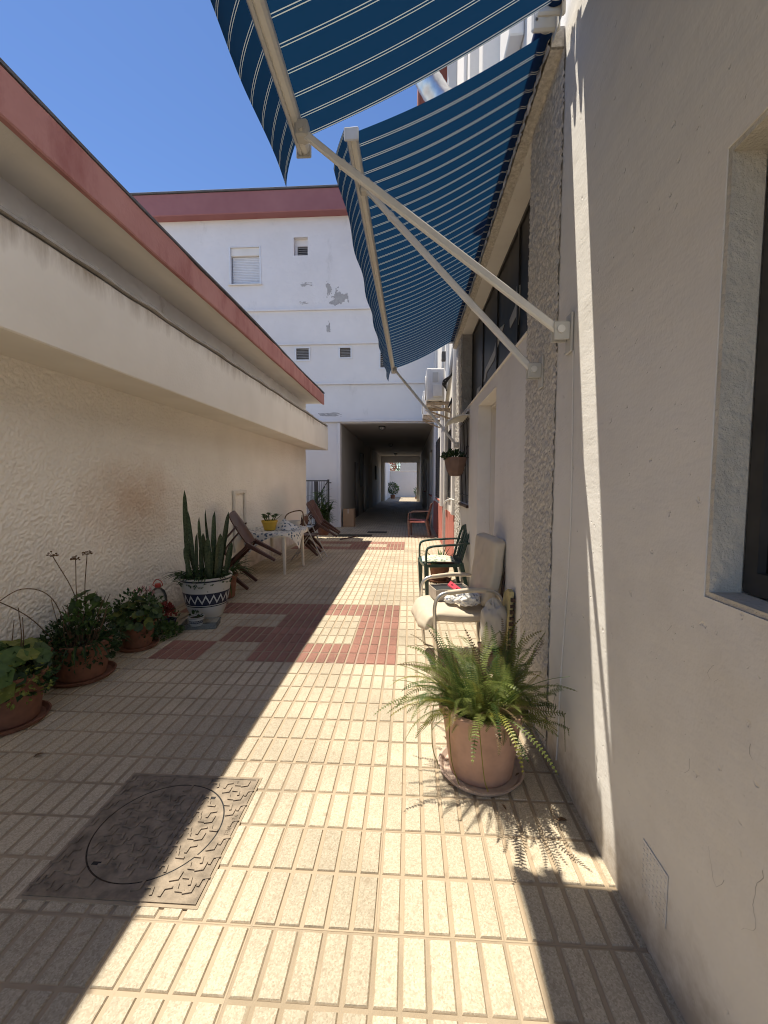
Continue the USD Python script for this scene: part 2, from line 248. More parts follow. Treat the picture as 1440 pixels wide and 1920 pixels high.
# glazed pot with a dark band and a white zigzag painted on it
def painted_pot(name, zb, zt, cx, cy, waves, freq):
    h = zt - zb
    n = {'g': ('geometry', {}), 'c': ('mapping', {'location': (-cx, -cy, 0)}), 's': ('separate_xyz', {}), 'at': ('math', {'math_type': 'arctan2'}), 'fm': ('math', {'math_type': 'multiply', 'value2': freq / (2 * math.pi)}),
         'pp': ('math', {'math_type': 'pingpong', 'value2': 0.5}), 'zn': ('map_range', {'from_min': zb, 'from_max': zt, 'to_min': 0.0, 'to_max': 1.0}),
         'band': ('math', {'math_type': 'compare', 'value2': 0.50, 'value3': 0.145}), 'zz': ('math', {'math_type': 'multiply_add', 'value2': 0.34, 'value3': 0.415}), 'zc': ('math', {'math_type': 'compare', 'value3': 0.032}),
         'l1': ('math', {'math_type': 'compare', 'value2': 0.325, 'value3': 0.012}), 'l2': ('math', {'math_type': 'compare', 'value2': 0.93, 'value3': 0.02}),
         'nz': ('noise_texture', {'scale': 22.0, 'detail': 4.0}), 'sp': ('map_range', {'from_min': 0.66, 'from_max': 0.70, 'to_min': 0.0, 'to_max': 0.6, 'clamp': True}), 'up': ('math', {'math_type': 'greater_than', 'value2': 0.68}), 'spm': ('math', {'math_type': 'multiply'}),
         'm1': ('mix', {'color1': (0.50, 0.50, 0.47), 'color2': (0.02, 0.025, 0.045)}), 'm2': ('mix', {'color2': (0.52, 0.53, 0.52)}), 'm3': ('mix', {'color2': (0.03, 0.035, 0.05)}), 'm4': ('mix', {'color2': (0.05, 0.07, 0.04)}), 'mxl': ('math', {'math_type': 'maximum'}),
         'p': ('principled_bsdf', {'roughness': 0.25, 'coat_weight': 0.3})}
    l = [('g.position', 'c.vector'), ('c.vector', 's.vector'), ('s.y', 'at.value1'), ('s.x', 'at.value2'), ('at.value', 'fm.value1'), ('fm.value', 'pp.value1'), ('s.z', 'zn.value'), ('zn.result', 'band.value1'), ('pp.value', 'zz.value1'),
         ('zn.result', 'zc.value1'), ('zz.value', 'zc.value2'), ('zn.result', 'l1.value1'), ('zn.result', 'l2.value1'), ('l1.value', 'mxl.value1'), ('l2.value', 'mxl.value2'), ('g.position', 'nz.vector'), ('nz.fac', 'sp.value'), ('zn.result', 'up.value1'),
         ('sp.result', 'spm.value1'), ('up.value', 'spm.value2'), ('band.value', 'm1.fac'), ('m1.color', 'm2.color1'), ('zc.value', 'm2.fac'), ('m2.color', 'm3.color1'), ('mxl.value', 'm3.fac'), ('m3.color', 'm4.color1'), ('spm.value', 'm4.fac'), ('m4.color', 'p.base_color')]
    return mat(name, n, l)

# ------------------------------------------------------------------ mesh helpers
class MB:
    def __init__(s): s.v, s.f, s.n = [], [], 0
    def add(s, v, f):
        v = np.asarray(v, float).reshape(-1, 3); f = np.asarray(f, int)
        if f.shape[1] == 4: f = np.vstack([f[:, [0, 1, 2]], f[:, [0, 2, 3]]])
        s.v.append(v); s.f.append(f + s.n); s.n += len(v); return s
    def mesh(s): return trimesh.Trimesh(np.vstack(s.v), np.vstack(s.f), process=False)
    def tm(s, m): return s.add(m.vertices, m.faces)
    def box(s, a, b, c=0.0):
        a, b = np.minimum(a, b).astype(float), np.maximum(a, b).astype(float)
        if c <= 0:
            v = [[(a, b)[i][0], (a, b)[j][1], (a, b)[k][2]] for i in (0, 1) for j in (0, 1) for k in (0, 1)]
            return s.add(v, [[0, 1, 3, 2], [4, 6, 7, 5], [0, 4, 5, 1], [2, 3, 7, 6], [0, 2, 6, 4], [1, 5, 7, 3]])
        h, m = (b - a) / 2, (a + b) / 2; c = min(c, h.min() * 0.9); p = []
        for sx in (-1, 1):
            for sy in (-1, 1):
                for sz in (-1, 1):
                    q = np.array([sx, sy, sz])
                    for k in range(3):
                        w = h - c; w[k] = h[k]; p.append(m + q * w)
        hull = trimesh.convex.convex_hull(np.array(p)); return s.tm(hull)
    def obox(s, p, q, w, t, updir=(0, 0, 1), c=0.0, w2=None, t2=None):
        """A bar from p to q, w across and t along updir, tapering to w2, t2."""
        p, q = np.asarray(p, float), np.asarray(q, float); d = q - p; d /= np.linalg.norm(d)
        u = np.asarray(updir, float); sd = np.cross(d, u)
        if np.linalg.norm(sd) < 1e-6: sd = np.cross(d, [1, 0, 0])
        sd /= np.linalg.norm(sd); u = np.cross(sd, d)
        w2 = w if w2 is None else w2; t2 = t if t2 is None else t2
        def ring(o, a, b):
            if c <= 0: return [o + sd * x * a / 2 + u * y * b / 2 for x, y in ((-1, -1), (1, -1), (1, 1), (-1, 1))]
            r = []
            for x, y in ((-1, -1), (1, -1), (1, 1), (-1, 1)):
                e = [(x * (a / 2 - c), y * b / 2), (x * a / 2, y * (b / 2 - c))]
                if x * y > 0: e = e[::-1]
                r += [o + sd * k + u * l for k, l in e]
            return r
        return s.loft([ring(p, w, t), ring(q, w2, t2)])
    def loft(s, rings, cap=True, closed=False):
        n = len(rings[0]); v = np.vstack([np.asarray(r, float) for r in rings]); f = []
        m = len(rings)
        for i in range(m if closed else m - 1):
            for j in range(n):
                a, b = i * n + j, i * n + (j + 1) % n; e = ((i + 1) % m) * n
                f.append([a, b, e + (j + 1) % n, e + j])
        f = np.array(f); s.add(v, f)
        if cap and not closed:
            for k, flip in ((0, True), (m - 1, False)):
                r = np.asarray(rings[k], float); cc = r.mean(0)
                t = [[j, (j + 1) % n, n] for j in range(n)]
                if flip: t = [[b, a, e] for a, b, e in t]
                s.add(np.vstack([r, cc]), np.array(t))
        return s
    def tube(s, pts, r, n=10, cap=True):
        pts = np.asarray(pts, float); r = np.broadcast_to(r, len(pts)); d = np.gradient(pts, axis=0); d /= np.linalg.norm(d, axis=1, keepdims=True)
        u = np.cross(d[0], [0, 0, 1.0]);
        if np.linalg.norm(u) < 1e-3: u = np.cross(d[0], [1.0, 0, 0])
        rings = []
        for p, dd, rr in zip(pts, d, r):
            u = u - dd * (u @ dd); u /= np.linalg.norm(u); w = np.cross(dd, u)
            rings.append([p + rr * (math.cos(a) * u + math.sin(a) * w) for a in np.linspace(0, 2 * math.pi, n, endpoint=False)])
        return s.loft(rings, cap)
    def lathe(s, prof, c=(0, 0, 0), n=40):
        c = np.asarray(c, float); a = np.linspace(0, 2 * math.pi, n, endpoint=False)
        rings = [[c + [r * math.cos(t), r * math.sin(t), z] for t in a] for r, z in prof]
        return s.loft(rings, False)
    def grid(s, P, flip=False):
        P = np.asarray(P, float); a, b = P.shape[:2]; i = np.arange(a * b).reshape(a, b)
        f = np.stack([i[:-1, :-1], i[1:, :-1], i[1:, 1:], i[:-1, 1:]], -1).reshape(-1, 4)
        return s.add(P.reshape(-1, 3), f[:, ::-1] if flip else f)
    def poly(s, shape, depth, M):
        """Extrudes a shapely shape by depth; M maps (u, v, w) rows to the world."""
        for g in getattr(shape, 'geoms', [shape]):
            m = trimesh.creation.extrude_polygon(g, depth, engine='earcut')
            v = np.array([M(*p) for p in m.vertices]); s.add(v, m.faces)
        return s

def bez(P, n=16):
    """A smooth curve through the points (Catmull-Rom)."""
    P = np.asarray(P, float); Q = np.vstack([2 * P[0] - P[1], P, 2 * P[-1] - P[-2]]); out = []
    for i in range(1, len(Q) - 2):
        for t in np.linspace(0, 1, n, endpoint=False):
            a, b, c, d = Q[i - 1:i + 3]
            out.append(0.5 * (2 * b + (c - a) * t + (2 * a - 5 * b + 4 * c - d) * t * t + (3 * b - a - 3 * c + d) * t ** 3))
    return np.array(out + [P[-1]])

USED = {}
def numbered(path):
    k = USED.get(path, -1) + 1; USED[path] = k
    return path if k == 0 else f'{path}_{k:03d}'
def setd(p, **kw):
    for k, v in kw.items():
        if v: p.SetCustomDataByKey(k, v)
def thing(name, label=None, cat=None, group=None, loc=(0, 0, 0), rotz=0.0, kind=None):
    x = UsdGeom.Xform.Define(stage, numbered('/World/' + name)); x.AddTranslateOp().Set(Gf.Vec3d(*map(float, loc)))
    if rotz: x.AddRotateZOp().Set(float(rotz))
    setd(x.GetPrim(), label=label, category=cat, group=group, kind=kind)
    x.GetPrim().SetCustomDataByKey('label', label) if label else None
    return x.GetPrim()
def obj(name, m, material, parent=None, smooth=False, **kw):
    path = numbered((str(parent.GetPath()) if parent is not None else '/World') + '/' + name)
    if isinstance(m, MB): m = m.mesh()
    p = usdkit.mesh(stage, path, m, MATS[material], smooth=smooth).GetPrim()
    UsdGeom.Mesh(p).CreateDoubleSidedAttr(True)
    setd(p, label=kw.get('label'), category=kw.get('cat'), group=kw.get('group'), kind=kw.get('kind'))
    return p
def struct(name, m, material, parent=None, smooth=False): return obj(name, m, material, parent, smooth, kind='structure' if parent is None else None)

XR, XL, YF = 0.73, -2.64, 13.2      # right wall, left wall, far facade
wallR = lambda u, v, w: (XR + w, u, v)      # (y, z, depth into the right building)
wallF = lambda u, v, w: (u, YF + w, v)

# ------------------------------------------------------------------ ground and pavement
struct('ground', MB().box((-300, -300, -0.30), (300, 300, -0.06)), 'ground_dirt')
pav = thing('pavement', kind='structure')
obj('mortar_bed', MB().box((-9, -6, -0.055), (XR + 0.05, 39, -0.0065)), 'grout', pav)
rng = np.random.default_rng(5)
T = 0.4
def tile_mesh(x0, x1, y0, y1, jit=0.0, near=True):
    """One paving tile: a flat base with ten raised chamfered pads (five across, two along)."""
    m = MB(); zb = -0.006; g = 0.0016
    m.box((x0 + g, y0 + g, -0.0125), (x1 - g, y1 - g, zb + jit))
    nx = max(1, int(round((x1 - x0) / 0.08)))
    px, py = (x1 - x0) / nx, (y1 - y0) / 2
    for i in range(nx):
        for j in range(2):
            a, b = x0 + i * px + 0.0062, x0 + (i + 1) * px - 0.0062
            c, d = y0 + j * py + 0.0065, y0 + (j + 1) * py - 0.0065
            e = 0.0032; z1 = jit + float(rng.uniform(-0.0004, 0.0004))
            k = rng.uniform(0, 0.0016, 8); k[int(rng.integers(8))] += 0.006 * (rng.random() < 0.06)
            v = [(a, c, zb), (b, c, zb), (b, d, zb), (a, d, zb), (a + e + k[0], c + e + k[1], z1), (b - e - k[2], c + e + k[3], z1), (b - e - k[4], d - e - k[5], z1), (a + e + k[6], d - e - k[7], z1)]
            m.add(v, [[4, 5, 6, 7], [0, 1, 5, 4], [1, 2, 6, 5], [2, 3, 7, 6], [3, 0, 4, 7]])
    return m
RED = {(0, 0), (1, 0), (2, 0), (4, 0), (0, 1), (2, 1), (3, 1), (0, 2), (2, 2), (0, 3), (1, 3), (2, 3), (3, 3), (4, 3), (5, 3),
       (0, 14), (1, 14), (2, 14), (3, 14), (4, 14), (5, 14), (0, 15), (2, 15), (0, 16), (1, 16), (2, 16), (3, 16), (4, 16), (5, 16)}
cols = [(-0.1 - T * (i + 1), -0.1 - T * i, i) for i in range(-2, 7)]
cols = [(max(a, XL - 0.02), min(b, XR + 0.012), i) for a, b, i in cols] + [(0.7, XR + 0.012, -3)]
far_tiles, far_n = {'tile_cream': MB(), 'tile_red': MB()}, 0
mh = (-1.325, -0.71, 1.305, 1.93)          # the cover: x0, x1, y0, y1
for j in range(-22, 84):
    y0 = 3.26 + j * T
    if y0 > 38: continue
    for a, b, i in cols:
        if b - a < 0.02: continue
        red = (i, j) in RED
        mn = 'tile_red' if red else 'tile_cream'
        if -8 <= j <= 19 and b - a > 0.1:
            obj('tile', tile_mesh(a, b, y0, y0 + T, float(rng.uniform(-0.0015, 0.0006))), mn, pav)
        else: far_tiles[mn].tm(tile_mesh(a, b, y0, y0 + T, float(rng.uniform(-0.0015, 0.0006))).mesh())
obj('tile_field', far_tiles['tile_cream'], 'tile_cream', pav, kind='stuff')

# ------------------------------------------------------------------ left house
house = thing('house', 'low house on the shaded side, rough cream wall, deep concrete beam and red eaves', 'house')
def rough_panel(y0, y1, z0, z1, x, step, amp, seed, freq, sign, edge=0.0, sharp=False):
    ys = np.arange(y0, y1 + step / 2, step); zs = np.arange(z0, z1 + step / 2, step); Y, Z = np.meshgrid(ys, zs, indexing='ij')
    P = np.stack([Y * freq, Z * freq * 1.15, np.full_like(Y, seed)], -1)
    w = meshkit.fbm(np.stack([Y * freq * 0.5, Z * freq * 0.5, np.full_like(Y, seed + 7.0)], -1), 2, seed) - 0.5
    h = meshkit.fbm(P + w[..., None] * (0.8 if sharp else 1.6), 3, seed)
    if sharp: q = np.clip((h - 0.36) / 0.22, 0, 1); h = 0.75 * q * q * (3 - 2 * q) + 0.35 * meshkit.noise(P * 2.1, seed + 9) + 0.35 * meshkit.noise(P * 0.5, seed + 4)
    else: h = np.clip((h - 0.33) / 0.34, 0, 1); h = h * h * (3 - 2 * h)
    X = x + sign * amp * h
    if edge:
        k = meshkit.noise(np.stack([Z * 28, Z * 0, Z * 0], -1), seed + 3) - 0.5
        Y = Y + np.where(Y < y0 + step * 1.5, k * edge, 0) + np.where(Y > y1 - step * 1.5, k * edge, 0)
    return MB().grid(np.stack([X, Y, Z], -1), flip=sign < 0)
YE = 10.9
obj('wall', rough_panel(1.4, YE, -0.02, 2.24, XL, 0.0070, 0.0095, 3, 66.0, 1, 0.0, True), 'stucco_stained', house, smooth=True)
obj('wall_core', MB().box((XL - 0.35, -3.0, -0.05), (XL - 0.001, YE, 2.24)), 'stucco_warm', house)
# the beam, with an uneven crumbling top lip
ys = np.linspace(-3, 11.2, 180)
lip = 0.018 * (meshkit.fbm(np.stack([ys * 3.1, ys * 0, ys * 0], -1), 4, 9) - 0.5)
rings = []
for y, l in zip(ys, lip):
    k = 0.010 * (meshkit.noise(np.array([y * 5.0, 3.0, 0.0]), 2) - 0.5)
    rings.append([(XL - 0.2, y, 2.24), (-2.13, y, 2.215), (-2.122, y, 2.224), (-2.122 + k, y, 2.55), (-2.122, y, 2.792 + l), (-2.150, y, 2.818 + l), (XL - 0.2, y, 2.85)])
obj('beam', MB().loft(rings), 'beam_concrete', house, smooth=25)
rings = [[(-2.30, y, 2.822 + l), (-2.120 + 2.2 * abs(l), y, 2.826 + l), (-2.118 + 2.2 * abs(l), y, 2.845 + l * 1.8), (-2.30, y, 2.862 + l)] for y, l in zip(ys, lip)]
obj('mortar_cap', MB().loft(rings), 'bare_render', house, smooth=25)
obj('upper_wall', rough_panel(-3.0, YE, 2.84, 3.36, XL + 0.02, 0.02, 0.008, 4, 16.0, 1), 'concrete_cream', house, smooth=True)
obj('upper_core', MB().box((XL - 0.35, -3.0, 2.86), (XL + 0.016, YE, 3.40)), 'concrete_cream', house)
obj('eave_slab', MB().box((XL - 2.2, -3.0, 3.355), (-2.19, YE, 3.56), 0.006), 'soffit_cream', house)
rings = []
for y in np.linspace(-3, YE + 0.03, 120):
    k, e = 0.014 * (meshkit.fbm(np.array([y * 2.2, 0, 0]), 3, 21) - 0.5), 0.012 * (meshkit.fbm(np.array([y * 2.0, 5, 0]), 3, 22) - 0.5)
    rings.append([(-2.19, y, 3.335 + k), (-2.160 + e, y, 3.335 + k), (-2.152 + e, y, 3.345 + k), (-2.152 + e * 1.5, y, 3.59 + e), (-2.19, y, 3.60 + e)])
obj('fascia', MB().loft(rings), 'red_paint', house, smooth=25)
rings = [[(-4.9, y, 3.605), (-2.142, y, 3.602 + 0.01 * math.sin(y * 1.3)), (-2.142, y, 3.624 + 0.012 * math.sin(y * 1.3)), (-4.9, y, 3.64)] for y in np.linspace(-3, YE + 0.05, 60)]
obj('roof_edge', MB().loft(rings), 'roof_dark', house, smooth=25)
obj('back_wall', MB().box((-5.2, -3.0, -0.05), (-4.9, YE, 3.6)), 'stucco_warm', house)
obj('end_wall', MB().box((-4.9, YE - 0.22, -0.05), (XL - 0.36, YE - 0.01, 3.352)), 'facade_white', house)

# a pale timber frame fixed on the left wall
fr = MB()
for p, q in (((XL + 0.03, 6.30, 0.35), (XL + 0.03, 6.30, 1.24)), ((XL + 0.03, 6.72, 0.35), (XL + 0.03, 6.72, 1.24)), ((XL + 0.03, 6.26, 1.255), (XL + 0.03, 6.76, 1.255))):
    fr.obox(p, q, 0.045, 0.03, (1, 0, 0), 0.004)
obj('wall_frame', fr, 'soffit_cream', cat='frame', label='narrow pale upright frame fixed to the rough wall behind the leaning brown chair')

# ------------------------------------------------------------------ far building with the passage
far = thing('passage_building', 'white two storey building with red roof edge over a dark covered passage', 'building')
ZT = 9.20
openings = [sg.box(-2.11, -1, XR + 0.002, 3.17), sg.box(-5.45, 7.33, -4.47, 8.42), sg.box(-3.47, 8.12, -3.05, 8.64), sg.box(-3.45, 5.07, -3.04, 5.43), sg.box(-2.115, 5.12, -1.775, 5.42), sg.box(-0.90, 4.80, -0.56, 5.38)]
wall = sg.box(-11, -0.05, XR + 0.002, ZT).difference(unary_union(openings))
obj('wall', MB().poly(wall, 0.28, wallF), 'facade_white', far)
for z, h, d in ((6.545, 0.07, 0.055), (5.535, 0.06, 0.05), (4.355, 0.07, 0.055), (3.245, 0.085, 0.07)):
    rings = [[(x, YF - 0.001, z - h / 2), (x, YF - d, z - h / 2 + 0.008), (x, YF - d, z + h / 2 - 0.012 + 0.006 * math.sin(x * 5)), (x, YF - 0.001, z + h / 2)] for x in np.linspace(-11, XR - 0.02, 60)]
    obj('string_course', MB().loft(rings), 'facade_white', far)
obj('fascia', MB().box((-11.2, YF - 0.30, ZT), (XR - 0.6, YF + 0.3, 9.82), 0.02), 'red_paint_dark', far)
obj('roof_edge', MB().box((-11.25, YF - 0.34, 9.822), (XR - 0.6, 30, 9.87), 0.01), 'roof_dark', far)
obj('pilaster', MB().box((-2.205, YF - 0.035, -0.02), (-2.112, YF - 0.002, 3.19), 0.006), 'facade_white', far)
# passage
YT = 31.0
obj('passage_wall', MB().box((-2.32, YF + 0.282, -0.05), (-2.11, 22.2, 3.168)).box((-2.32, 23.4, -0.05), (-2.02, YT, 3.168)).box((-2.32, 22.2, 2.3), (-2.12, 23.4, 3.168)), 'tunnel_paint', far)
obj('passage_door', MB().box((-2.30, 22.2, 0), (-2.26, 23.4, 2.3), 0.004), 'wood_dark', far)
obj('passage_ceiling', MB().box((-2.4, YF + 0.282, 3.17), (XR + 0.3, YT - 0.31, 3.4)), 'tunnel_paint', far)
obj('end_lintel', MB().box((-2.4, YT - 0.3, 2.72), (XR + 0.3, YT, 3.6)), 'facade_white', far)
obj('end_pier', MB().box((-2.01, YT - 0.3, -0.05), (-1.78, YT, 2.719)), 'soffit_cream', far)
obj('end_pier', MB().box((0.50, YT - 0.3, -0.05), (XR - 0.002, YT, 2.719)), 'soffit_cream', far)
obj('upper_floors', MB().box((-11, YF + 0.6, 3.42), (XR, YT - 0.01, ZT - 0.02)).box((-11, YF + 0.6, -0.05), (-2.34, YT - 0.01, 3.42)), 'facade_white', far)
for x, y0, y1 in ((-2.10, 16.5, 17.5), (-2.10, 19.4, 20.3)):
    obj('passage_door', MB().box((x, y0, 0.0), (x + 0.03, y1, 2.15), 0.006), 'wood_dark', far)
obj('meter_box', MB().box((-2.10, 18.2, 1.2), (-1.98, 18.8, 2.6), 0.01), 'vent_dark', far)
obj('meter_box', MB().box((-2.01, 25.2, 1.5), (-1.93, 25.7, 2.3), 0.01), 'vent_dark', far)
# rolled window shutter
sh = obj('window', MB().poly(sg.box(-5.45, 7.33, -4.47, 8.42).difference(sg.box(-5.40, 7.345, -4.52, 8.40)), 0.16, lambda u, v, w: (u, YF - 0.012 + w, v)), 'shutter_white', far)
obj('shutter_box', MB().box((-5.40, YF + 0.03, 8.17), (-4.52, YF + 0.17, 8.40), 0.006), 'soffit_cream', sh)
for k in range(17):
    z = 7.35 + k * 0.048
    obj('slat', MB().box((-5.38, YF + 0.10, z), (-4.54, YF + 0.118, z + 0.044), 0.006), 'shutter_white', sh)
obj('sill', MB().box((-5.48, YF - 0.05, 7.295), (-4.44, YF - 0.002, 7.328), 0.005), 'soffit_cream', sh)
def vent(x0, x1, z0, z1, deep, slats, rim=True):
    v = obj('vent', MB().box((x0, YF + deep + 0.06, z0), (x1, YF + deep + 0.10, z1)), 'dark_gap', far)
    if rim:
        obj('frame', MB().poly(sg.box(x0 - 0.03, z0 - 0.03, x1 + 0.03, z1 + 0.03).difference(sg.box(x0 + 0.012, z0 + 0.012, x1 - 0.012, z1 - 0.012)), 0.03, lambda u, v_, w_: (u, YF - 0.018 + w_, v_)), 'shutter_white', v)
    n = slats
    for k in range(n):
        z = z0 + 0.02 + (z1 - z0 - 0.03) * k / n
        obj('slat', MB().obox((x0 + 0.014, YF + deep + 0.02, z + 0.02), (x1 - 0.014, YF + deep + 0.02, z + 0.02), 0.05, 0.006, (0, -0.7, 0.7)), 'bare_render', v)
vent(-3.38, -3.05, 8.13, 8.44, 0.12, 5, False)
obj('vent_reveal', MB().box((-3.469, YF + 0.13, 8.44), (-3.051, YF + 0.25, 8.64)).box((-3.469, YF + 0.13, 8.12), (-3.39, YF + 0.25, 8.438)), 'facade_white', far)
vent(-3.45, -3.04, 5.07, 5.43, 0.02, 7)
vent(-2.115, -1.775, 5.12, 5.42, 0.02, 6)
vent(-0.90, -0.56, 4.80, 5.38, 0.02, 9)
# bare patches where the paint has fallen off
random.seed(3); nrng = np.random.default_rng(3)
def blob(cx, cz, rx, rz, seed, step=0.022):
    """A ragged flake outline: the part of a noise field near the centre that rises above a threshold."""
    xs = np.arange(-1.6, 1.6, step / max(rx, rz)); X, Z = np.meshgrid(xs, xs)
    f = meshkit.fbm(np.stack([X * 1.7 + seed * 9.1, Z * 1.7, X * 0 + seed], -1), 4, seed) + 0.34 - 0.42 * np.hypot(X, Z)
    c = [sg.box(cx + x * rx - step * .56 * rx / max(rx, rz), cz + z * rz - step * .56 * rz / max(rx, rz), cx + x * rx + step * .56 * rx / max(rx, rz), cz + z * rz + step * .56 * rz / max(rx, rz)) for x, z, v in zip(X.ravel(), Z.ravel(), f.ravel()) if v > 0.52]
    return unary_union(c).buffer(0.006).buffer(-0.006) if c else sg.Point(cx, cz).buffer(0.02)
for cx, cz, rx, rz, sd in ((-2.13, 6.88, 0.27, 0.26, 1), (-2.42, 7.12, 0.10, 0.20, 2), (-3.15, 7.28, 0.20, 0.05, 3), (-3.2, 6.75, 0.12, 0.04, 6), (-2.45, 6.02, 0.06, 0.15, 12), (-2.4, 3.44, 0.35, 0.06, 14)):
    obj('bare_patch', MB().poly(blob(cx, cz, rx, rz, sd), 0.004, lambda u, v, w: (u, YF - 0.003 + w, v)), 'bare_render', far)
# ceiling lamps of the passage
for k, y in enumerate((13.95, 20.5, 27.4)):
    t = thing('ceiling_lamp', ('caged dark bulkhead lamp on the passage ceiling, nearest to the entrance', 'small dark bulkhead lamp half way down the passage ceiling', 'tiny dark bulkhead lamp deep in the passage near its far end')[k], 'lamp', 'lamps along the passage ceiling', (-0.89, y, 3.168))
    obj('base', MB().lathe([(0.0, 0.0), (0.11, 0.0), (0.11, -0.03), (0.0, -0.031)], n=18), 'iron_dark', t)
    obj('lamp_glass', MB().lathe([(0.085, -0.032), (0.09, -0.06), (0.06, -0.10), (0.0, -0.115)], n=18), 'plastic_grey', t, smooth=True)
    g = MB()
    for a in range(4):
        c, s = math.cos(a * math.pi / 4), math.sin(a * math.pi / 4)
        g.tube(bez([(0.10 * c, 0.10 * s, -0.03), (0.10 * c, 0.10 * s, -0.07), (0, 0, -0.13), (-0.10 * c, -0.10 * s, -0.07), (-0.10 * c, -0.10 * s, -0.03)], 5), 0.006, 6)
    obj('cage', g, 'iron_dark', t)

# ------------------------------------------------------------------ right building
apt = thing('apartment_block', 'white apartment block whose wall, windows and doorway line the sunny side', 'building')
opens = [sg.box(-1.6, 1.135, 1.10, 2.185), sg.box(3.77, -1, 4.73, 2.22), sg.box(5.42, 1.12, 6.22, 2.30), sg.box(2.80, 2.35, 6.25, 3.47),
         sg.box(7.45, 1.10, 8.15, 2.35), sg.box(8.75, -1, 9.35, 2.30), sg.box(10.1, 0.98, 11.9, 2.5), sg.box(14.2, 0.95, 15.8, 2.45), sg.box(17.2, -1, 18.2, 2.3), sg.box(20.0, 0.95, 21.6, 2.45), sg.box(24, -1, 25, 2.3)]
wl = sg.box(-6, -0.05, 30.6, 3.62).difference(unary_union(opens))
obj('wall', MB().poly(wl, 0.26, wallR), 'white_wall', apt)
obj('upper_wall', MB().box((XR + 0.0, -6, 3.621), (XR + 0.26, 30.6, 9.18)), 'white_wall', apt)
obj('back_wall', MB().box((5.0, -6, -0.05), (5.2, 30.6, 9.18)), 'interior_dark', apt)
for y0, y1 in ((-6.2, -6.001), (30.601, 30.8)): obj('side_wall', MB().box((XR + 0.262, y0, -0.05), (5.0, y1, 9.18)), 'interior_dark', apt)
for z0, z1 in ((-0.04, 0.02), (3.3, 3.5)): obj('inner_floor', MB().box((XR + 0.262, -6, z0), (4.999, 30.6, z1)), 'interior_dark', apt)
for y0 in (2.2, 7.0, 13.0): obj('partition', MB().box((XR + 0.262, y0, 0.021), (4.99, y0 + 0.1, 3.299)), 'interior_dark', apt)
obj('eave_soffit', MB().box((0.17, -6, 9.20), (5.2, YF + 0.5, 9.30)), 'red_paint_dark', apt)
obj('eave_fascia', MB().box((0.13, -6, 9.18), (0.168, YF - 0.345, 9.82), 0.006), 'red_paint', apt)
# rough rendered bands round the high window
obj('rough_pilaster', rough_panel(2.24, 2.80, -0.02, 3.475, XR - 0.0005, 0.0065, 0.0085, 11, 62.0, -1, 0.012), 'roughcast_grey', apt, smooth=True)
obj('pilaster_core', MB().box((XR - 0.001, 2.79, 2.36), (XR + 0.2, 2.812, 3.465)), 'roughcast_grey', apt)
obj('rough_pilaster', rough_panel(6.27, 6.97, -0.02, 3.475, XR - 0.0005, 0.009, 0.013, 12, 55.0, -1, 0.012), 'roughcast_grey', apt, smooth=True)
obj('window_reveal', rough_panel(0, 0.20, 2.351, 3.46, 0, 0.01, 0.006, 13, 50.0, -1).mesh().apply_transform(np.array([[0, 1, 0, XR], [1, 0, 0, 6.249], [0, 0, 1, 0], [0, 0, 0, 1.0]])), 'bare_render', apt, smooth=True)
ln = rough_panel(2.26, 6.97, 0.0, 0.10, 0, 0.014, 0.012, 14, 45.0, -1).mesh()
lv = ln.vertices.copy()
obj('rough_lintel', trimesh.Trimesh(np.stack([lv[:, 0] + 0.662, lv[:, 1], lv[:, 2] + 3.485], -1), ln.faces, process=False), 'roughcast_grey', apt, smooth=True)
ln = rough_panel(2.26, 6.97, 0.0, 0.26, 0, 0.012, 0.010, 15, 45.0, 1).mesh(); lv = ln.vertices
obj('lintel_underside', trimesh.Trimesh(np.stack([0.664 + lv[:, 2], lv[:, 1], 3.483 - lv[:, 0]], -1), ln.faces, process=False), 'roughcast_grey', apt, smooth=True)
obj('lintel_core', MB().box((0.668, 2.262, 3.49), (XR - 0.002, 6.96, 3.58)), 'roughcast_grey', apt)
obj('drip_strip', MB().box((0.648, 2.3, 3.582), (XR - 0.003, 6.98, 3.594)), 'awning_white', apt)
# high window: four leaves with torn film
hw = obj('window', MB().poly(sg.box(2.812, 2.352, 6.249, 3.468).difference(unary_union([sg.box(2.84 + k * 0.853, 2.40, 2.84 + k * 0.853 + 0.81, 3.44) for k in range(4)])), 0.04, lambda u, v, w: (XR + 0.135 + w, u, v)), 'window_film', apt)
for k in range(4):
    obj('pane', MB().box((XR + 0.15, 2.84 + k * 0.853, 2.40), (XR + 0.156, 2.84 + k * 0.853 + 0.81, 3.44)), 'window_film', hw)
for pts in ([(3.02, 2.98), (3.12, 3.10), (3.18, 3.02), (3.30, 2.78), (3.42, 2.70), (3.38, 2.62), (3.22, 2.72), (3.10, 2.92)], [(3.62, 2.98), (3.74, 3.02), (3.78, 2.88), (3.98, 2.84), (3.96, 2.76), (3.74, 2.78), (3.70, 2.60), (3.66, 2.58)], [(4.2, 2.88), (4.45, 2.92), (4.7, 2.78), (5.2, 2.72), (5.3, 2.60), (5.2, 2.58), (5.1, 2.66), (4.7, 2.68), (4.4, 2.80)], [(5.5, 2.60), (5.8, 2.62), (5.95, 2.50), (5.9, 2.44), (5.7, 2.54)]):
    obj('torn_film', MB().poly(sg.Polygon(pts).buffer(0), 0.003, lambda u, v, w: (XR + 0.144 + w, u, v)), 'torn_film', hw)
obj('sill', MB().box((XR - 0.012, 2.80, 2.335), (XR + 0.2, 6.255, 2.349), 0.003), 'smooth_white', apt)
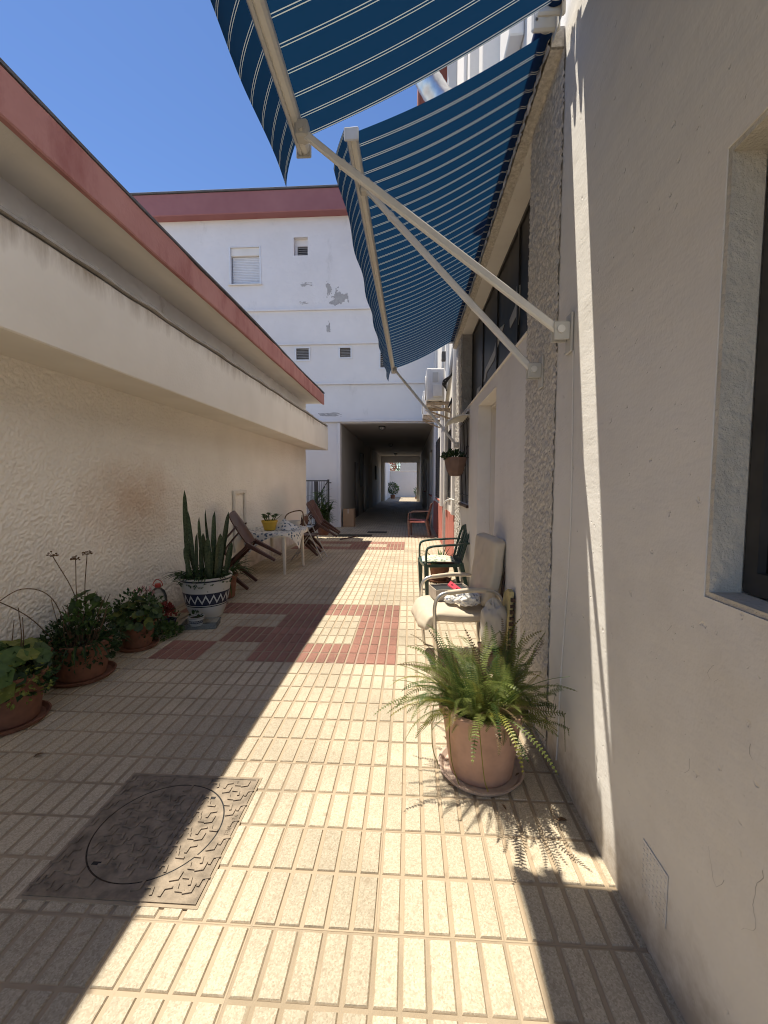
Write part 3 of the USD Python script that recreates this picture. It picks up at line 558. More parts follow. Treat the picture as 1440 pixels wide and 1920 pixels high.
# near window
nw = obj('window', MB().poly(sg.box(-1.58, 1.152, 1.085, 2.18).difference(unary_union([sg.box(-1.53, 1.205, -0.27, 2.13), sg.box(-0.21, 1.205, 1.045, 2.13)])), 0.05, lambda u, v, w: (XR + 0.080 + w, u, v)), 'iron_dark', apt, label='near dark window frame in a rough plaster reveal')
obj('pane', MB().box((XR + 0.10, -0.21, 1.206), (XR + 0.105, 1.045, 2.13)), 'pane_glass', nw)
obj('pane', MB().box((XR + 0.10, -1.53, 1.206), (XR + 0.105, -0.27, 2.13)), 'pane_glass', nw)
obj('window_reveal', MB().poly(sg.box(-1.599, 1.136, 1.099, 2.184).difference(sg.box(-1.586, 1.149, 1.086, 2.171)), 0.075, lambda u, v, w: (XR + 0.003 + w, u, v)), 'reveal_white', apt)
# doorway
dr = obj('door', MB().box((XR + 0.20, 3.79, 0.01), (XR + 0.24, 4.71, 2.20), 0.004), 'soffit_cream', apt, label='cream door set back in the doorway behind the armchair')
obj('handle', MB().tube([(XR + 0.20, 3.90, 1.02), (XR + 0.16, 3.90, 1.02), (XR + 0.16, 4.0, 1.02)], 0.009, 8), 'bare_steel', dr)
obj('door_frame', MB().poly(sg.box(3.772, 0, 4.728, 2.218).difference(sg.box(3.80, -0.1, 4.70, 2.19)), 0.06, lambda u, v, w: (XR + 0.135 + w, u, v)), 'soffit_cream', apt)
# third window and those further along
def simple_window(y0, y1, z0, z1, bars, fill='window_film', deep=0.10):
    w = obj('window', MB().poly(sg.box(y0 + 0.002, z0 + 0.002, y1 - 0.002, z1 - 0.002).difference(sg.box(y0 + 0.05, z0 + 0.05, y1 - 0.05, z1 - 0.05)), 0.05, lambda u, v, q: (XR + deep + q, u, v)), 'iron_dark', apt)
    obj('pane', MB().box((XR + deep + 0.02, y0 + 0.05, z0 + 0.05), (XR + deep + 0.026, y1 - 0.05, z1 - 0.05)), fill, w)
    if bars:
        g = MB()
        for k in range(bars): 
            y = y0 + 0.04 + (y1 - y0 - 0.08) * k / (bars - 1); g.tube([(XR - 0.015, y, z0 + 0.02), (XR - 0.015, y, z1 - 0.02)], 0.007, 6)
        for z in (z0 + 0.12, (z0 + z1) / 2, z1 - 0.12): g.obox((XR - 0.015, y0 - 0.02, z), (XR - 0.015, y1 + 0.02, z), 0.02, 0.006)
        obj('bars', g, 'iron_dark', w)
    obj('sill', MB().box((XR - 0.03, y0 - 0.03, z0 - 0.035), (XR + deep, y1 + 0.03, z0 - 0.002), 0.004), 'dado_red' if y0 > 9 else 'wood_dark', w)
simple_window(5.42, 6.22, 1.12, 2.30, 6)
simple_window(7.45, 8.15, 1.10, 2.35, 5)
simple_window(10.1, 11.9, 0.98, 2.5, 9, 'pane_glass')
simple_window(14.2, 15.8, 0.95, 2.45, 0, 'pane_glass'); simple_window(20.0, 21.6, 0.95, 2.45, 0, 'pane_glass')
for y0, y1 in ((8.75, 9.35), (17.2, 18.2), (24, 25)):
    obj('door', MB().box((XR + 0.16, y0 + 0.01, 0.01), (XR + 0.20, y1 - 0.01, 2.28), 0.004), 'wood_dark', apt)
# red painted dado with a soft wavy top
for y0, y1 in ((6.99, 8.745), (9.355, 13.19)):
    obj('dado', MB().box((XR - 0.006, y0, 0.0), (XR - 0.001, y1, 0.86), 0.001), 'dado_red', apt)
# pilasters, pipes and panels of the sunlit front further on
for y0, y1, z0, z1, d in ((7.02, 7.22, 0.87, 3.55, 0.05), (8.35, 8.62, 0.87, 6.0, 0.06), (9.45, 9.7, 0.87, 9.1, 0.06), (12.2, 12.5, 0.87, 9.1, 0.05)):
    obj('pilaster', MB().box((XR - d, y0, z0), (XR - 0.002, y1, z1), 0.006), 'smooth_white', apt)
for y0, y1, z0, z1, d in ((3.05, 3.35, 4.3, 9.1, 0.10), (3.75, 3.95, 4.0, 9.1, 0.16), (4.55, 4.75, 4.0, 9.1, 0.16), (5.6, 6.4, 4.0, 9.1, 0.10), (7.4, 7.7, 4.0, 9.1, 0.14)):
    obj('pilaster', MB().box((XR - d, y0, z0), (XR - 0.002, y1, z1), 0.008), 'smooth_white', apt)
obj('drain_pipe', MB().tube([(XR - 0.09, 4.98, 3.7), (XR - 0.09, 4.98, 9.1)], 0.05, 12), 'iron_dark', apt, smooth=50)
obj('drain_pipe', MB().tube(bez([(XR - 0.03, 7.10, 3.62), (XR - 0.06, 7.15, 3.3), (XR - 0.07, 7.6, 2.95), (XR - 0.06, 8.1, 2.75), (XR - 0.05, 8.22, 2.3), (XR - 0.05, 8.22, 0.9)], 8), 0.035, 10), 'pipe_grey', apt, smooth=50)
obj('drain_pipe', MB().tube(bez([(XR - 0.05, 9.0, 4.9), (XR - 0.05, 9.0, 3.9), (XR - 0.06, 9.2, 3.4), (XR - 0.05, 9.3, 2.7)], 8), 0.04, 10), 'pipe_grey', apt, smooth=50)
obj('drain_pipe', MB().tube(bez([(XR - 0.02, 6.92, 1.12), (XR - 0.10, 7.0, 1.12), (XR - 0.16, 7.2, 1.02), (XR - 0.16, 7.3, 0.6), (XR - 0.14, 7.32, 0.02)], 8), 0.014, 8), 'awning_white', apt, smooth=50)
obj('cable', MB().tube(bez([(XR - 0.004, 2.02, 2.0), (XR - 0.004, 1.99, 1.2), (XR - 0.004, 2.05, 0.5), (XR - 0.004, 2.08, 0.05)], 8), 0.0028, 6), 'smooth_white', apt)
# painted over air brick low on the near wall
ab = obj('air_brick', MB().box((XR - 0.0035, 1.18, 0.155), (XR - 0.001, 1.31, 0.315), 0.002), 'white_wall', apt)
hs = MB()
for i in range(7):
    for j in range(9):
        y, z = 1.19 + i * 0.0183, 0.168 + j * 0.0168
        hs.box((XR - 0.0049, y - 0.0032, z - 0.0032), (XR - 0.0036, y + 0.0032, z + 0.0032))
obj('air_holes', hs, 'white_wall', ab)

cr = np.random.default_rng(77)
for y, z, L, a in ((0.93, 0.86, 0.16, -1.3), (0.88, 0.62, 0.20, -1.45), (0.98, 0.50, 0.13, -1.2), (1.05, 0.98, 0.10, -0.9), (0.80, 0.95, 0.12, -1.0), (1.12, 0.70, 0.09, -1.5), (0.84, 0.40, 0.15, -1.6), (1.22, 1.02, 0.07, -0.6)):
    pts = [np.array([XR - 0.0006, y, z])]
    for k in range(14): a += cr.normal() * 0.45 * (1 if k % 2 else -0.6); pts.append(pts[-1] + np.array([0, math.cos(a), math.sin(a)]) * L / 14)
    pts = np.array(pts); w = np.linspace(0.0007, 0.0002, len(pts)) * (0.6 + 0.8 * cr.random(len(pts)))
    obj('hairline_crack', MB().grid(np.stack([pts - [0, 1, 0] * w[:, None], pts + [0, 1, 0] * w[:, None]])), 'bare_render', apt)

# ------------------------------------------------------------------ awnings
def awning(label, xb, zb, ya, yb, cm, arms, val, xr=0.63, zr=3.56, xb2=None, sag=0.035, valslant=0.0, bar_ext=0.025):
    """ya = far or near ends along the wall; the bar hangs at (xb, zb), the roller at (xr, zr)."""
    t = thing('awning', label, 'awning', 'blue striped awnings')
    xb2 = xb if xb2 is None else xb2
    bx = lambda y: xb + (xb2 - xb) * (y - ya) / (yb - ya)
    us = np.linspace(0, 1, 26); yy = np.linspace(ya + 0.002, yb - 0.002, 60); yv = np.linspace(ya - bar_ext, yb + bar_ext - 0.005, 60)
    P = np.array([[(bx(y) + (xr - 0.02 - bx(y)) * u, y, zb + 0.02 + (zr - 0.05 - zb - 0.02) * u - sag * math.sin(math.pi * u) * (1 - 0.25 * u) * (1 + 0.06 * math.sin(y * 5))) for y in yy] for u in us])
    obj('canopy', MB().grid(P, True), cm, t, smooth=True)
    # valance below and outside the bar
    vv = np.linspace(0, 1, 8)
    V = np.array([[(bx(y) - 0.03 - 0.05 * math.sin(v * 1.5) - 0.008 * v * math.sin(y * 9), y + 0.0 * v, zb + 0.03 - val * v * (1 + 0.03 * math.sin(y * 7.0))) for y in yv] for v in vv])
    obj('valance', MB().grid(V), cm, t, smooth=True)
    # front bar: a grooved aluminium profile with end caps
    prof = [(-0.030, -0.018), (-0.022, -0.030), (-0.006, -0.034), (-0.004, -0.024), (0.004, -0.024), (0.006, -0.034), (0.024, -0.028), (0.034, -0.010), (0.034, 0.020), (-0.030, 0.020)]
    obj('front_bar', MB().loft([[(bx(y) + a * 0.86, y, zb + b * 0.86) for a, b in prof] for y in (ya - bar_ext, yb + bar_ext)]), 'awning_white', t)
    for y, s in ((ya - bar_ext, -1), (yb + bar_ext, 1)):
        obj('end_cap', MB().box((bx(y) - 0.034, min(y, y + s * 0.012), zb - 0.04), (bx(y) + 0.038, max(y, y + s * 0.012), zb + 0.024), 0.005), 'plastic_grey', t)
    # roller tube with its brackets
    obj('roller', MB().tube([(xr, ya - 0.02, zr), (xr, yb + 0.02, zr)], 0.045, 20), cm, t, smooth=50)
    for y, s in ((ya - 0.035, -1), (yb + 0.035, 1)):
        b = obj('bracket', MB().box((xr - 0.075, y - 0.012, zr - 0.065), (xr + 0.055, y + 0.012, zr + 0.065), 0.008).box((xr + 0.03, y - 0.03, zr - 0.09), (XR - 0.066, y + 0.03, zr + 0.10), 0.006), 'plastic_grey', t)
        bo = MB()
        for dx, dz, r in ((-0.01, 0.0, 0.013), (-0.055, 0.048, 0.007), (0.035, 0.048, 0.007), (-0.055, -0.02, 0.006)):
            bo.tube([(xr + dx, y - 0.017, zr + dz), (xr + dx, y + 0.017, zr + dz)], r, 10)
        obj('bolt', bo, 'vent_dark', b)
    # arms
    for yw, yj, zw in arms:
        a = MB(); wp = np.array([XR - 0.055, yw, zw]); jp = np.array([bx(yj) + 0.035, yj, zb - 0.055])
        d = (jp - wp) / np.linalg.norm(jp - wp); k = jp - d * 0.20
        n = np.cross(d, [0, 1, 0])
        a.obox(wp, k, 0.026, 0.035, n, 0.006); a.obox(k - d * 0.004, jp - [0, 0.012, 0], 0.023, 0.031, n, 0.005); a.tube([k - d * 0.01 - n * 0.02, k - d * 0.01 + n * 0.02], 0.008, 8)
        arm = obj('arm', a, 'awning_white', t)
        obj('knuckle', MB().box(jp - [0.03, 0.03, 0.026], jp + [0.028, 0.028, 0.046], 0.008).tube([jp - [0, 0.045, 0], jp + [0, 0.045, 0]], 0.012, 10), 'plastic_grey', arm)
        br = obj('wall_bracket', MB().box((XR - 0.014, yw - 0.035, zw - 0.10), (XR - 0.0145 + 0.012, yw + 0.035, zw + 0.075), 0.004).box((XR - 0.085, yw - 0.026, zw - 0.045), (XR - 0.0142, yw - 0.018, zw + 0.035), 0.003).box((XR - 0.085, yw + 0.018, zw - 0.045), (XR - 0.0142, yw + 0.026, zw + 0.035), 0.003), 'plastic_grey', t)
        obj('pivot', MB().tube([(XR - 0.055, yw - 0.034, zw), (XR - 0.055, yw + 0.034, zw)], 0.017, 14), 'awning_white', br)
    return t
awning('near navy striped awning, wide open across the top of the picture', -0.505, 2.975, -1.6, 2.09, 'canvas_near', ((2.06, 1.96, 2.10), (-1.3, -1.25, 2.10)), 0.20)
awning('second navy striped awning, steeper, over the high dark window', -0.290, 3.10, 2.23, 6.72, 'canvas_far', ((2.48, 2.52, 2.03), (6.42, 6.48, 1.95)), 0.19, xb2=-0.255)

# ------------------------------------------------------------------ far courtyard behind the passage
obj('courtyard_wall', MB().box((-5, 38.4, -0.05), (4, 38.6, 2.26), 0.01).box((-5.02, 38.36, 2.262), (4.02, 38.64, 2.31), 0.008), 'facade_white', cat='wall', label='plain pale wall closing the courtyard seen through the passage')
obj('side_courtyard_wall', MB().box((-1.98, 31.02, -0.05), (-1.74, 38.39, 2.85), 0.01), 'facade_white', cat='wall', label='white side wall of the courtyard behind the round bush')
rf = thing('neighbour_roof', 'dark roof rising behind the pale courtyard wall', 'roof')
obj('roof_slope', MB().loft([[(x, 40.5, 2.35), (x, 44.5, 4.0), (x, 44.5, 3.9), (x, 40.5, 2.25)] for x in (-0.9, 3.2)]), 'roof_dark', rf)
obj('gable_wall', MB().box((-0.8, 41.0, -0.05), (3.1, 41.2, 2.15)), 'facade_white', rf)

def bush(name, label, cat, c, rx, rz, n, ls, m, seed, trunk=None, pot=None, group=None):
    r = np.random.default_rng(seed); t = thing(name, label, cat, group, loc=c)
    m_ = MB()
    for k in range(n):
        v = r.normal(size=3); v /= np.linalg.norm(v); rad = (0.45 + 0.55 * r.random() ** 0.5) * (0.75 + 0.5 * meshkit.noise(v * 2.1 + seed, seed))
        p = v * rad * [rx, rx, rz] + [0, 0, rz * 1.05 + (trunk or 0)]
        d = r.normal(size=3) + v; d /= np.linalg.norm(d); s = np.cross(d, r.normal(size=3)); s /= np.linalg.norm(s); L = ls * (0.6 + 0.8 * r.random())
        m_.add([p, p + d * L * 0.5 + s * L * 0.3, p + d * L, p + d * L * 0.5 - s * L * 0.3], [[0, 1, 2, 3]])
    obj('crown', m_, m, t)
    tr = MB()
    for k in range(4):
        a = k * 1.6 + seed; tr.tube(bez([(0.02 * math.cos(a), 0.02 * math.sin(a), 0.0), (0.05 * math.cos(a), 0.05 * math.sin(a), (trunk or 0) * 0.6 + 0.2 * rz), (rx * 0.5 * math.cos(a), rx * 0.5 * math.sin(a), (trunk or 0) + rz * 1.1)], 5), np.linspace(0.03, 0.008, 11), 6)
    obj('trunk', tr, 'bark', t)
    if pot:
        obj('pot', MB().lathe([(0.0, 0.002), (pot * 0.75, 0.002), (pot, pot * 1.5), (pot * 0.9, pot * 1.5), (pot * 0.85, pot * 1.3), (0, pot * 1.3)], n=20), 'terracotta', t, smooth=40)
    return t
bush('potted_bush', 'round dark bush in a pot in the bright courtyard at the end of the passage', 'bush', (-1.35, 35.0, 0), 0.46, 0.50, 700, 0.11, 'court_leaf', 4, 0.30, 0.2)
bush('garden_plant', 'small shrub peeping out at the right edge of the courtyard', 'shrub', (0.56, 34.0, 0), 0.22, 0.34, 220, 0.09, 'court_leaf', 6, 0.25, 0.14)
bush('red_leaf_tree', 'reddish tree crown above the courtyard wall', 'tree', (-1.75, 41.0, 0), 0.55, 0.5, 420, 0.13, 'roof_tile_red', 8, 2.25)
bush('garden_tree', 'dark green tree crown beside the dark neighbouring roof', 'tree', (-1.0, 43.0, 0), 0.7, 0.6, 500, 0.14, 'court_leaf', 9, 2.3)

# ------------------------------------------------------------------ manhole cover
mhx = thing('manhole_cover', 'square iron inspection cover with a round lid and tread pattern, half in shade', 'manhole cover', loc=((mh[0] + mh[1]) / 2, (mh[2] + mh[3]) / 2, 0))
hs = 0.3075; RL = 0.245
fr = sg.box(-hs, -hs, hs, hs); lid = sg.Point(0, 0.0).buffer(RL, 48)
up_ = lambda z0: (lambda u, v, w: (u, v, z0 + w))
obj('frame', MB().poly(fr.difference(sg.Point(0, 0).buffer(RL + 0.006, 48)), 0.030, up_(-0.027)), 'iron_cover', mhx)
obj('lid', MB().poly(lid, 0.030, up_(-0.0275)), 'iron_cover', mhx)
obj('well', MB().box((-hs + 0.01, -hs + 0.01, -0.04), (hs - 0.01, hs - 0.01, 0.0014)), 'dark_gap', mhx)
obj('edge_rim', MB().poly(fr.buffer(0.012, join_style=2).difference(fr.buffer(0.001, join_style=2)), 0.02, up_(-0.0185)), 'grout', mhx)
def tread(px, py, ang, big=1.0):
    c, s = math.cos(ang), math.sin(ang); pts = np.array([(-0.022, -0.016), (0.0, 0.004), (0.024, -0.010)]) * big
    pts = [(px + x * c - y * s, py + x * s + y * c) for x, y in pts]
    return sg.LineString(pts).buffer(0.0046, cap_style=2, join_style=2)
rr = np.random.default_rng(12); tf, tl = [], []
for i in range(-7, 8):
    for j in range(-7, 8):
        x, y = i * 0.046 + (0.011 if j % 2 else -0.011), j * 0.0435; rd = math.hypot(x, y)
        a = ((i + 2 * j) % 4) * math.pi / 2 + math.pi / 4
        t_ = tread(x, y, a)
        if rd > RL + 0.024 and max(abs(x), abs(y)) < hs - 0.020: tf.append(t_)
        elif rd < RL - 0.026 and not (0.055 < x < 0.120): tl.append(t_)
for y in np.arange(-0.18, 0.19, 0.036):
    for x in (0.066, 0.088, 0.110, -0.004):
        if math.hypot(x, y) < RL - 0.02: tl.append(sg.LineString([(x, y - 0.011), (x, y + 0.011)]).buffer(0.0032, cap_style=2))
obj('frame_tread', MB().poly(unary_union(tf), 0.005, up_(0.0026)), 'iron_cover', mhx, kind='stuff')
obj('lid_tread', MB().poly(unary_union(tl), 0.005, up_(0.0021)), 'iron_cover', mhx, kind='stuff')
for a_ in (0.9, 4.04):
    x, y = (RL - 0.022) * math.cos(a_), (RL - 0.022) * math.sin(a_); obj('lifting_slot', MB().box((x - 0.016, y - 0.007, 0.0020), (x + 0.016, y + 0.007, 0.0034)), 'dark_gap', mhx)
obj('frame_lip', MB().poly(fr.difference(fr.buffer(-0.010, join_style=2)), 0.0028, up_(0.0028)), 'iron_cover', mhx)
obj('packed_dirt', MB().poly(sg.Point(0, 0).buffer(RL + 0.0045, 48).difference(sg.Point(0, 0).buffer(RL + 0.0015, 48)).intersection(sg.box(-0.3, -0.3, 0.02, 0.12)), 0.0008, up_(0.0013)), 'soil', mhx)
tx = meshkit.text_mesh('EN-124', 0.020, 0.002); tx.apply_transform(trimesh.transformations.rotation_matrix(math.pi / 2, [0, 0, 1])); tx.apply_translation([0.297, -0.02, 0.0028])
obj('cast_lettering', tx, 'iron_cover', mhx)

# ------------------------------------------------------------------ plants: leaves, pots
def leaf_blade(base, d, L, W, droop=0.3, n=9, prof='sword', fold=0.25, twist=0.0, side=None):
    """A ribbon leaf from base along d, sagging with droop; three vertices across, folded at the midrib."""
    base = np.asarray(base, float); d = np.asarray(d, float); d /= np.linalg.norm(d); m = MB()
    sd = np.cross(d, [0, 0, 1.0]) if side is None else np.asarray(side, float)
    if np.linalg.norm(sd) < 0.2: sd = np.cross(d, [0.3, 1.0, 0.1])
    sd /= np.linalg.norm(sd); P = []; p = base.copy(); step = L / n; dd = d.copy()
    for k in range(n + 1):
        t = k / n
        if prof == 'sword': w = W * (0.62 + 0.55 * t - 0.1 * t * t) * (1 if t < 0.62 else math.sqrt(max(0, 1 - ((t - 0.62) / 0.38) ** 1.6)))
        elif prof == 'strap': w = W * (0.5 + 0.5 * min(1, t * 4)) * (1 - t ** 3)
        else: w = W * math.sin(math.pi * min(1, 0.04 + t * 0.96)) ** 0.8
        w = max(w, W * 0.02); s_ = sd * math.cos(twist * t) + np.cross(dd, sd) * math.sin(twist * t); nn = np.cross(s_, dd)
        P.append([p - s_ * w / 2 + nn * w * fold, p, p + s_ * w / 2 + nn * w * fold])
        p = p + dd * step; dd = dd + np.array([0, 0, -droop / n]); dd /= np.linalg.norm(dd)
    return m.grid(np.array(P))
def round_leaf(c, nrm, R, r, lobes=7, cup=0.25):
    nrm = np.asarray(nrm, float); nrm /= np.linalg.norm(nrm); u = np.cross(nrm, r.normal(size=3)); u /= np.linalg.norm(u); v = np.cross(nrm, u); m = MB(); k = lobes * 2
    ring = [np.asarray(c) + R * (1.0 if j % 2 else 0.86) * (math.cos(2 * math.pi * j / k) * u + math.sin(2 * math.pi * j / k) * v) + nrm * cup * R * (0.7 + 0.5 * r.random()) for j in range(k)]
    return m.add(np.vstack([ring, [c]]), [[j, (j + 1) % k, k] for j in range(k)])
def frond(base, az, el, L, droop, n=26, pl=0.034, r=None, col=None):
    d = np.array([math.cos(az) * math.cos(el), math.sin(az) * math.cos(el), math.sin(el)]); p = np.asarray(base, float).copy(); m = MB(); pts = [p.copy()]; step = L / n; bend = r.normal() * 0.55
    for k in range(n):
        p = p + d * step; d = d + np.array([-math.sin(az) * bend / n, math.cos(az) * bend / n, -droop / n * (0.5 + k / n)]); d /= np.linalg.norm(d)
        if p[0] > XR - 0.03: p[0] = XR - 0.03; d[0] = min(d[0], -0.02)
        pts.append(p.copy())
    pts = np.array(pts); m.tube(pts, np.linspace(0.0022, 0.0008, len(pts)), 4)
    sd0 = np.array([-math.sin(az), math.cos(az), 0.0]); tw = r.normal() * 0.5
    for k in range(3, n):
        t = k / n; q = pts[k]; dd = pts[min(k + 1, n)] - pts[k - 1]; dd /= np.linalg.norm(dd); s = sd0 * math.cos(tw) + np.cross(dd, sd0) * math.sin(tw); s -= dd * (s @ dd); s /= np.linalg.norm(s); nn = np.cross(dd, s)
        ln = pl * min(1, 0.35 + t * 3.5) * (1 - t ** 2.6) + 0.004; w = step * 0.33
        for sg_ in (-1, 1):
            e = s * sg_ * 0.97 + dd * 0.28 - nn * 0.12 * r.random() + r.normal(size=3) * 0.05; e /= np.linalg.norm(e)
            m.add([q - dd * w * 0.6, q + dd * w * 0.6, q + e * ln * 0.7 + dd * w * 0.7, q + e * ln, q + e * ln * 0.7 - dd * w * 0.5], [[0, 1, 2, 2], [0, 2, 4, 4], [4, 2, 3, 3]])
    return m
def pot(t, r0, r1, h, m='terracotta', rim=0.012, lip=0.035, saucer=None, soil=True, z=0.0, band=True, sm=None):
    if saucer:
        obj('saucer', MB().lathe([(0, 0.002), (saucer * 0.9, 0.002), (saucer, 0.030), (saucer - 0.010, 0.031), (saucer * 0.9 - 0.008, 0.012), (0, 0.012)], n=40), sm or m, t, smooth=35); z = 0.0125
    ri = r1 + (rim if band else 0)
    obj('pot', MB().lathe([(0, z), (r0 - 0.006, z), (r0, z + 0.006), (r1, z + h - lip), (ri, z + h - lip + 0.004), (ri + 0.002, z + h - 0.006), (ri - 0.004, z + h), (r1 - 0.010, z + h - 0.002), (r1 - 0.016, z + h - 0.06), (0, z + h - 0.06)], n=44), m, t, smooth=35)
    if soil:
        a = np.linspace(0, 2 * math.pi, 28, endpoint=False); rng_ = np.random.default_rng(7)
        rings = [[(r * math.cos(b), r * math.sin(b), z + h - 0.045 + 0.012 * rng_.random()) for b in a] for r in (r1 - 0.018, r1 * 0.6, r1 * 0.25, 0.002)]
        obj('soil', MB().loft(rings, False), 'soil', t, smooth=True)
    return z + h
def foliage(r, n, c, R, ls, lift=0.35, hang=0.0):
    m = MB()
    for k in range(n):
        v = r.normal(size=3); v[2] = abs(v[2]) * (1 if r.random() > hang else -0.8); v /= np.linalg.norm(v); p = np.asarray(c) + v * np.asarray(R) * (0.3 + 0.7 * r.random() ** 0.5)
        d = v + r.normal(size=3) * 0.6 + [0, 0, lift]; d /= np.linalg.norm(d); s = np.cross(d, r.normal(size=3)); s /= np.linalg.norm(s); L = ls * (0.6 + 0.8 * r.random()); nn = np.cross(s, d) * 0.15 * L
        m.add([p, p + d * L * 0.45 + s * L * 0.32 + nn, p + d * L, p + d * L * 0.45 - s * L * 0.32 + nn], [[0, 1, 2, 3]])
    return m

# --- the big fern in the sun
r = np.random.default_rng(21)
FX, FY = 0.355, 2.06
t = thing('potted_fern', 'large bushy sword fern in a pale terracotta pot on the sunny floor', 'potted fern', loc=(FX, FY, 0))
top = pot(t, 0.152, 0.190, 0.335, 'terracotta_pale', 0.016, 0.040, 0.208, sm='saucer_pale')
nf = 0
for k in range(250):
    az = r.uniform(0, 2 * math.pi); q = r.random(); el = math.radians(20 + 62 * q ** 0.9); L = r.uniform(0.20, 0.50) * (1.06 if q < 0.6 else 0.98)
    rb = 0.13 * r.random() ** 0.5; b = np.array([rb * math.cos(az + r.normal() * .5), rb * math.sin(az + r.normal() * .5), top - 0.05])
    if math.cos(az) > 0.75 and el < 0.9: L *= 0.85
    if math.sin(az) < -0.3 and el < 0.75: L *= 0.72
    m = frond(b + [FX, FY, 0], az, el, L, r.uniform(0.8, 2.5) * (1.1 - 0.4 * q) * (0.7 if math.sin(az) < -0.5 and q < 0.4 else 1), 36, r.uniform(0.018, 0.031), r).mesh(); m.apply_translation([-FX, -FY, 0])
    u = r.random(); obj('frond', m, 'fern_yellow' if u < 0.09 else ('fern_brown' if u < 0.20 else ('leaf_mid' if u < 0.40 else 'fern_green')), t)
for k, (az, L) in enumerate(((3.9, 0.42), (4.5, 0.50), (3.3, 0.45))):
    m = MB().tube(bez([(0.15 * math.cos(az), 0.15 * math.sin(az), top - 0.02), (0.23 * math.cos(az), 0.23 * math.sin(az), top + 0.02), (0.25 * math.cos(az + .1), 0.25 * math.sin(az + .1), top - L * 0.4), (0.22 * math.cos(az + .2), 0.22 * math.sin(az + .2), 0.05)], 8), 0.0022, 5)
    obj('dry_runner', m, 'fern_yellow', t)
lf = MB(); lf.add(foliage(r, 60, (0, 0, top - 0.02), (0.17, 0.17, 0.14), 0.06).mesh().vertices, foliage(np.random.default_rng(21), 60, (0, 0, top - 0.02), (0.17, 0.17, 0.14), 0.06).mesh().faces)
obj('inner_foliage', lf, 'fern_green', t, kind='stuff')

for k in range(9):
    az = k * 0.9 + 0.4; q = 0.17 + 0.05 * (k % 3); obj('dry_bit', leaf_blade((q * math.cos(az), q * math.sin(az), 0.030), (math.cos(az * 2.3), math.sin(az * 2.3), 0.05), 0.035, 0.010, 0.2, 4, 'oval', 0.3), 'dry_leaf', t)

# --- row of pots at the foot of the left wall
def stems(t, r, n, base_r, z, H, name='stem', m='dry_stem', lean=0.25, rad=0.004):
    for k in range(n):
        a = r.uniform(0, 6.28); b = np.array([base_r * r.random() * math.cos(a), base_r * r.random() * math.sin(a), z]); h = H * r.uniform(0.55, 1.0); q = b + [lean * h * math.cos(a) * r.random(), lean * h * math.sin(a) * r.random(), h]
        obj(name, MB().tube(bez([b, (b + q) / 2 + r.normal(size=3) * 0.012, q], 6), np.linspace(rad, rad * 0.6, 13), 6), m, t)
def round_leaves(t, r, n, c, R, size, mats, zmin=0.02, lean=None, lobes=7):
    for k in range(n):
        v = r.normal(size=3); v[2] = abs(v[2]); v /= np.linalg.norm(v); p = np.asarray(c) + v * np.asarray(R) * (0.55 + 0.5 * r.random())
        nr = v + [0.25, -0.35, 0.6] + r.normal(size=3) * 0.3
        obj('leaf', round_leaf(p, nr, size * r.uniform(0.6, 1.15), r, lobes), mats[int(r.integers(len(mats)))], t)
r = np.random.default_rng(31)
t = thing('potted_plant', 'terracotta pot of big round yellow green leaves, first of the wall row', 'potted plant', loc=(-2.36, 2.33, 0))
top = pot(t, 0.145, 0.185, 0.29, saucer=0.20)
obj('foliage', foliage(r, 420, (0, 0, top - 0.03), (0.23, 0.24, 0.17), 0.045, hang=0.5), 'leaf_dark', t)
round_leaves(t, r, 66, (0, 0, top - 0.04), (0.21, 0.23, 0.22), 0.066, ['leaf_mid', 'leaf_dark', 'leaf_lime', 'leaf_dark', 'leaf_mid'], lobes=6)
obj('trailing_foliage', foliage(r, 260, (0.10, -0.05, top - 0.02), (0.17, 0.17, 0.15), 0.026, hang=0.7), 'leaf_lime', t)
stems(t, r, 5, 0.10, top - 0.05, 0.42)
t = thing('potted_plant', 'terracotta pot of tall bare brown stems and arching dry flower stalks', 'potted plant', loc=(-2.38, 2.93, 0))
top = pot(t, 0.150, 0.188, 0.265, saucer=0.215)
stems(t, r, 30, 0.14, top - 0.05, 0.36, lean=0.5)
for pts in ([(-0.02, -0.05, top - 0.05), (-0.09, -0.12, top + 0.32), (-0.14, -0.30, top + 0.44), (-0.17, -0.52, top + 0.36), (-0.18, -0.62, top + 0.34)], [(0.0, 0.02, top - 0.05), (-0.06, 0.04, top + 0.30), (-0.12, -0.07, top + 0.62)], [(0.03, 0.05, top - 0.05), (0.0, 0.06, top + 0.3), (0.0, 0.10, top + 0.60)], [(0.02, 0.0, top - 0.05), (-0.03, 0.02, top + 0.28), (-0.05, 0.05, top + 0.57)], [(-0.08, -0.08, top - 0.05), (-0.10, -0.3, top + 0.25), (-0.14, -0.54, top + 0.46)]):
    st = obj('flower_stalk', MB().tube(bez(pts, 8), 0.0034, 6), 'dry_stem', t)
    e = np.array(pts[-1]); um = MB()
    for k in range(14):
        v = r.normal(size=3); v[2] = abs(v[2]) * .6; v /= np.linalg.norm(v); um.tube([e, e + v * 0.028], 0.0012, 4); um.box(e + v * 0.030 - 0.004, e + v * 0.030 + 0.004)
    obj('flower_head', um, 'dry_leaf', st)
round_leaves(t, r, 14, (0.03, 0.03, top + 0.22), (0.12, 0.12, 0.12), 0.042, ['leaf_dark', 'leaf_mid'])
for k in range(60):
    az = r.uniform(0, 6.28); obj('leaf', leaf_blade((0.1 * math.cos(az), 0.1 * math.sin(az), top - 0.04), (math.cos(az), math.sin(az), 0.9), r.uniform(0.16, 0.30), 0.016, 2.4, 8, 'strap'), ['leaf_dark', 'leaf_mid'][k % 2], t)
